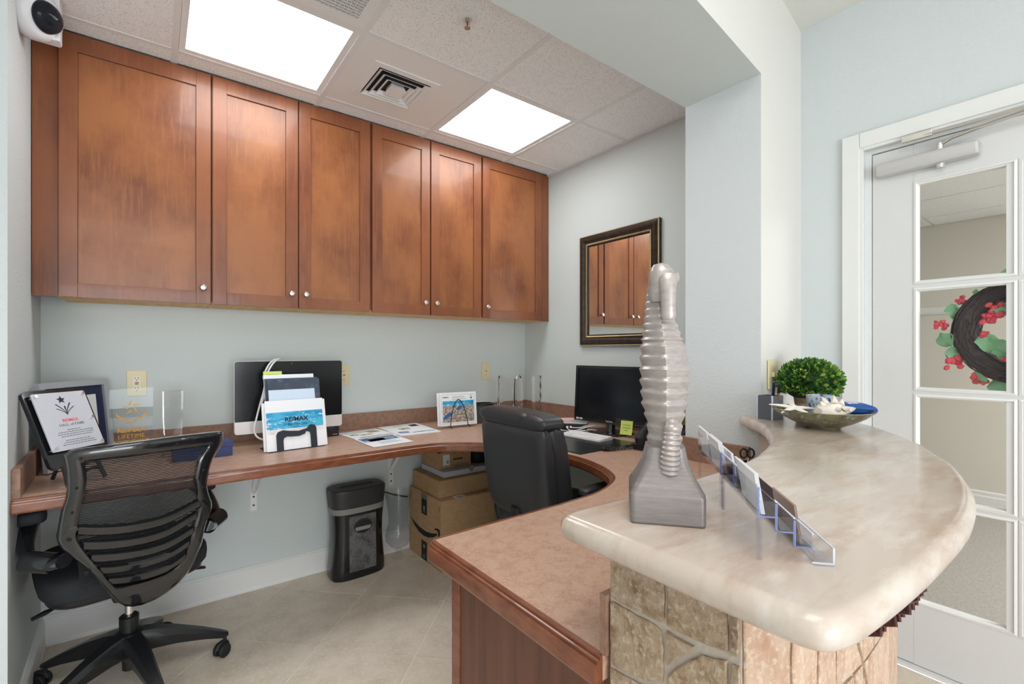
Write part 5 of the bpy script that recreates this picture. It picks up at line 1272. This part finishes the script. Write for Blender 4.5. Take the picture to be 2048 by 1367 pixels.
for S_, hgt in (([(-.171, .698), (-.113, .684), (-.056, .675), (.005, .672), (.07, .677), (.168, .704)], .036), ([(-.157, .643), (-.106, .632), (-.048, .624), (.013, .621), (.072, .628), (.157, .658)], .035), ([(-.138, .595), (-.092, .586), (-.041, .579), (.015, .575), (.074, .580), (.148, .604)], .034), ([(-.116, .546), (-.071, .536), (-.031, .531), (.018, .529), (.077, .533), (.136, .558)], .034), ([(-.092, .495), (-.061, .487), (-.019, .479), (.024, .475), (.084, .479), (.130, .504)], .034)):
    P = spline([Vector((x, z, 0)) for x, z in S_], 4); rings = []
    for p in P: rings.append([pb(p.x, p.y+hgt/2, .004), pb(p.x, p.y+hgt*.3, -.005), pb(p.x, p.y-hgt*.3, -.005), pb(p.x, p.y-hgt/2, .004), pb(p.x, p.y-hgt/2, .014), pb(p.x, p.y+hgt/2, .014)])
    bm = BM(); loft(bm, rings); obj('lumbar_slat', bm, gloss, mc, 50)
for x, z in ((-.191, .676), (-.149, .552), (.186, .684), (.168, .562), (-.178, .841), (-.187, .762), (-.17, .935), (.172, .83), (.172, .765), (.078, .948)):
    bm = BM(); p = pb(x, z, -.011); bmesh.ops.create_uvsphere(bm, u_segments=10, v_segments=6, radius=.0075 if z < .7 else .005, matrix=Matrix.Translation(p) @ Matrix.Diagonal((1, .35, 1, 1))); obj('screw_hole', bm, M('hole_black', sr(8, 8, 9), .7), mc)
def interp(P, z):
    for a, b in zip(P, P[1:]):
        if min(a[1], b[1]) <= z <= max(a[1], b[1]) and a[1] != b[1]: return a[0]+(b[0]-a[0])*(z-a[1])/(b[1]-a[1])
    return P[-1][0]
Lz = [(-.150, .45), (-.168, .64), (-.172, .70), (-.167, .764), (-.158, .817), (-.154, .861), (-.156, .894), (-.159, .926)]; Rz = [(.140, .45), (.156, .64), (.163, .70), (.151, .776), (.147, .808), (.159, .871), (.180, .903), (.187, .926)]
bm = BM(); z = .49
while z < .925:
    xl, xr = interp(Lz, z)-.006, interp(Rz, z)+.006
    tube(bm, [pb(xl+(xr-xl)*i/12, z, .010) for i in range(13)], .0017, 4); z += .0056
o = obj('mesh_weave', bm, M('mesh_thread', sr(30, 31, 34), .6), mc); o['kind'] = 'stuff'
# seat
bm = BM(); pillow(bm, (.0, .095, .462), (.50, .47, .125), .55, .42, 36, 16); obj('seat_cushion', bm, fabricb, mc, 60)
bm = BM(); pillow(bm, (.0, .09, .428), (.47, .43, .085), .5, .4, 36, 12); obj('seat_shell', bm, black, mc, 60)
bm = BM(); bx(bm, -.055, .055, -.05, .14, .345, .392, .012); bx(bm, -.035, .035, -.115, -.04, .365, .39, .01); obj('tilt_mechanism', bm, black, mc)
for s, y in ((-1, .03), (1, .03)):
    bm = BM(); tube(bm, [(s*.06, y, .372), (s*.20, y, .368), (s*.225, y, .362), (s*.26, y, .352)], [.006, .006, .016, .012], 8, flat=.45); obj('lever', bm, black, mc)
# arms
for s in (-1, 1):
    bm = BM(); pillow(bm, (s*.262, .135, .700), (.092, .26, .052), .45, .5, 28, 10); arm = obj('armrest_pad', bm, M('arm_pad', sr(44, 47, 52), .7, bump=(260, .3, .002)), mc, 60)
    bm = BM(); P = spline([Vector(q_) for q_ in ((s*.262, .09, .678), (s*.270, .055, .655), (s*.277, .0, .622), (s*.272, -.06, .597), (s*.255, -.11, .586), (s*.228, -.15, .585), (s*.200, -.195, .60))], 4)
    n_ = len(P); tube(bm, P, [.034-.012*min(1, i/(n_*.45)) if i < n_*.5 else .022+.006*((i-n_*.5)/(n_*.5)) for i in range(n_)], 12, flat=.75); obj('arm_support', bm, gloss, mc, 60)
    bm = BM(); cyl(bm, (s*.278, -.085, .592), (s*.218, -.150, .585), .034, .032, 20); obj('arm_pivot', bm, gloss, mc)
# column and five-star base
bm = BM(); cyl(bm, (0, 0, .24), (0, 0, .35), .0135); obj('gas_lift', bm, chrome, mc)
bm = BM(); lathe(bm, [(.022, .20), (.030, .205), (.031, .268), (.026, .272)], 24); obj('lift_sleeve', bm, black, mc)
bm = BM(); lathe(bm, [(.018, .065), (.022, .07), (.022, .115), (.040, .12), (.048, .18), (.046, .208), (.030, .214)], 24); obj('base_hub', bm, black, mc)
def star_base(mc, rot, rad, hz, tipz, mat, mat2):
    for k in range(5):
        a = rot+R(72*k); d = Vector((math.cos(a), math.sin(a), 0)); s_ = Vector((-d.y, d.x, 0)); rings = []
        for t in (0, .15, .4, .7, .92, 1.0):
            c = d*(.035+(rad-.035)*t); zt = hz-(hz-tipz)*(t**1.4); hh_ = .058*(1-t)+.022; w_ = .024*(1-t)+.016
            if t == 1.0: hh_ *= .6; w_ *= .6
            rings.append([c+s_*w_*.6+Vector((0, 0, zt)), c-s_*w_*.6+Vector((0, 0, zt)), c-s_*w_+Vector((0, 0, zt-hh_*.35)), c-s_*w_*.8+Vector((0, 0, zt-hh_)), c+s_*w_*.8+Vector((0, 0, zt-hh_)), c+s_*w_+Vector((0, 0, zt-hh_*.35))])
        bm = BM(); loft(bm, rings); obj('base_leg', bm, mat, mc, 40)
        cw = R(40+70*k); cd = Vector((math.cos(a+cw), math.sin(a+cw), 0)); cs_2 = Vector((-cd.y, cd.x, 0)); tip = d*(rad-.012)
        bm = BM(); cyl(bm, tip+Vector((0, 0, tipz-.015)), tip+Vector((0, 0, .055)), .007, n=10)
        P = [tip-cd*.014+Vector((0, 0, .030+.0))+Vector((0, 0, 0))]
        wc_ = tip-cd*.016+Vector((0, 0, .0275)); tube(bm, [wc_+cd*.028*math.cos(q)+Vector((0, 0, .029*math.sin(q))) for q in [R(20+14*i) for i in range(11)]], .010, 8); cas = obj('caster', bm, mat2, mc, 50)
        for w_ in (-1, 1):
            bm = BM(); lathe(bm, [(.010, -.008), (.024, -.008), (.027, -.004), (.027, .004), (.022, .008), (.008, .008)], 22); tr(bm, Matrix.Translation(wc_+cs_2*w_*.015) @ cs_2.to_track_quat('Z', 'Y').to_matrix().to_4x4()); obj('wheel', bm, mat2, cas, 40)
star_base(mc, R(-12), .325, .208, .09, black, blackm)

# =================================================================== LEATHER CHAIR
lc = thing('leather_office_chair', 'black padded leather office chair with its back to the viewer inside the desk', 'chair', (1.46, 1.612, 0), R(-90))
# local: +y faces the side-wall desk, back shell at y ~ -.24
def lrow(z, y, w_, d_, e2=.35, n=32):
    sg = lambda x, p: math.copysign(abs(x)**p, x)
    return [Vector((w_/2*sg(math.cos(t), e2), y+d_/2*sg(math.sin(t), .6), z)) for t in [2*math.pi*j/n for j in range(n)]]
bm = BM(); loft(bm, [lrow(z, y, w_, d_) for z, y, w_, d_ in ((.545, -.165, .30, .02), (.553, -.168, .36, .05), (.585, -.175, .425, .07), (.64, -.185, .448, .078), (.75, -.200, .455, .08), (.86, -.212, .452, .08), (.93, -.222, .445, .075), (.955, -.224, .43, .05), (.960, -.224, .40, .02))]); obj('back_shell', bm, leather, lc, 60)
bm = BM(); loft(bm, [lrow(z, y, w_, d_, .3) for z, y, w_, d_ in ((.53, -.10, .32, .03), (.56, -.105, .42, .10), (.66, -.115, .44, .125), (.78, -.135, .45, .12), (.88, -.150, .45, .12), (.945, -.165, .44, .11), (.965, -.170, .42, .05))]); obj('back_cushion', bm, leather, lc, 60)
bm = BM(); pillow(bm, (-.0, -.188, .978), (.455, .135, .085), .75, .28, 36, 16); hd_ = obj('headrest_roll', bm, leather, lc, 60)
bm = BM(); pillow(bm, (-.055, -.193, .990), (.36, .13, .072), .7, .25, 36, 14); obj('headrest_overlay', bm, leather, hd_, 60)
for s in (-1, 1):
    bm = BM(); tube(bm, [(s*.218, -.160-.06*t-.010, .56+.40*t) for t in [i/8 for i in range(9)]], .0045, 6); obj('piping', bm, M('piping_grey', sr(58, 58, 58), .4), lc)
bm = BM(); pillow(bm, (0, .09, .50), (.50, .52, .13), .5, .35, 36, 14); obj('seat_cushion', bm, leather, lc, 60)
bm = BM(); bx(bm, -.22, .22, -.15, .30, .405, .445, .015); bx(bm, -.08, .08, -.08, .12, .34, .404, .01); bx(bm, -.05, .05, -.215, -.06, .38, .41, .008); obj('seat_pan', bm, black, lc)
bm = BM(); tube(bm, [(0, -.20, .395), (0, -.225, .43), (0, -.215, .60)], .03, 8, flat=.35); obj('back_bar', bm, black, lc)
for s in (-1, 1):
    bm = BM(); P = spline([Vector((s*.235, -.12, .47)), Vector((s*.262, -.115, .52)), Vector((s*.268, -.10, .62)), Vector((s*.268, -.06, .672)), Vector((s*.268, .03, .682)), Vector((s*.268, .12, .680)), Vector((s*.268, .175, .655)), Vector((s*.264, .16, .58)), Vector((s*.245, .12, .475))], 5)
    tube(bm, P, .021, 10); a_ = obj('arm_loop', bm, black, lc, 60)
    bm = BM(); pillow(bm, (s*.268, .04, .697), (.066, .25, .044), .6, .45); obj('arm_pad', bm, leather, lc, 60)
bm = BM(); cyl(bm, (0, 0, .20), (0, 0, .35), .014); obj('gas_lift', bm, chrome, lc)
bm = BM(); lathe(bm, [(.020, .06), (.030, .075), (.042, .12), (.044, .165), (.030, .175), (.030, .25), (.024, .255)], 24); obj('base_hub', bm, black, lc)
star_base(lc, R(20), .31, .17, .088, black, blackm)
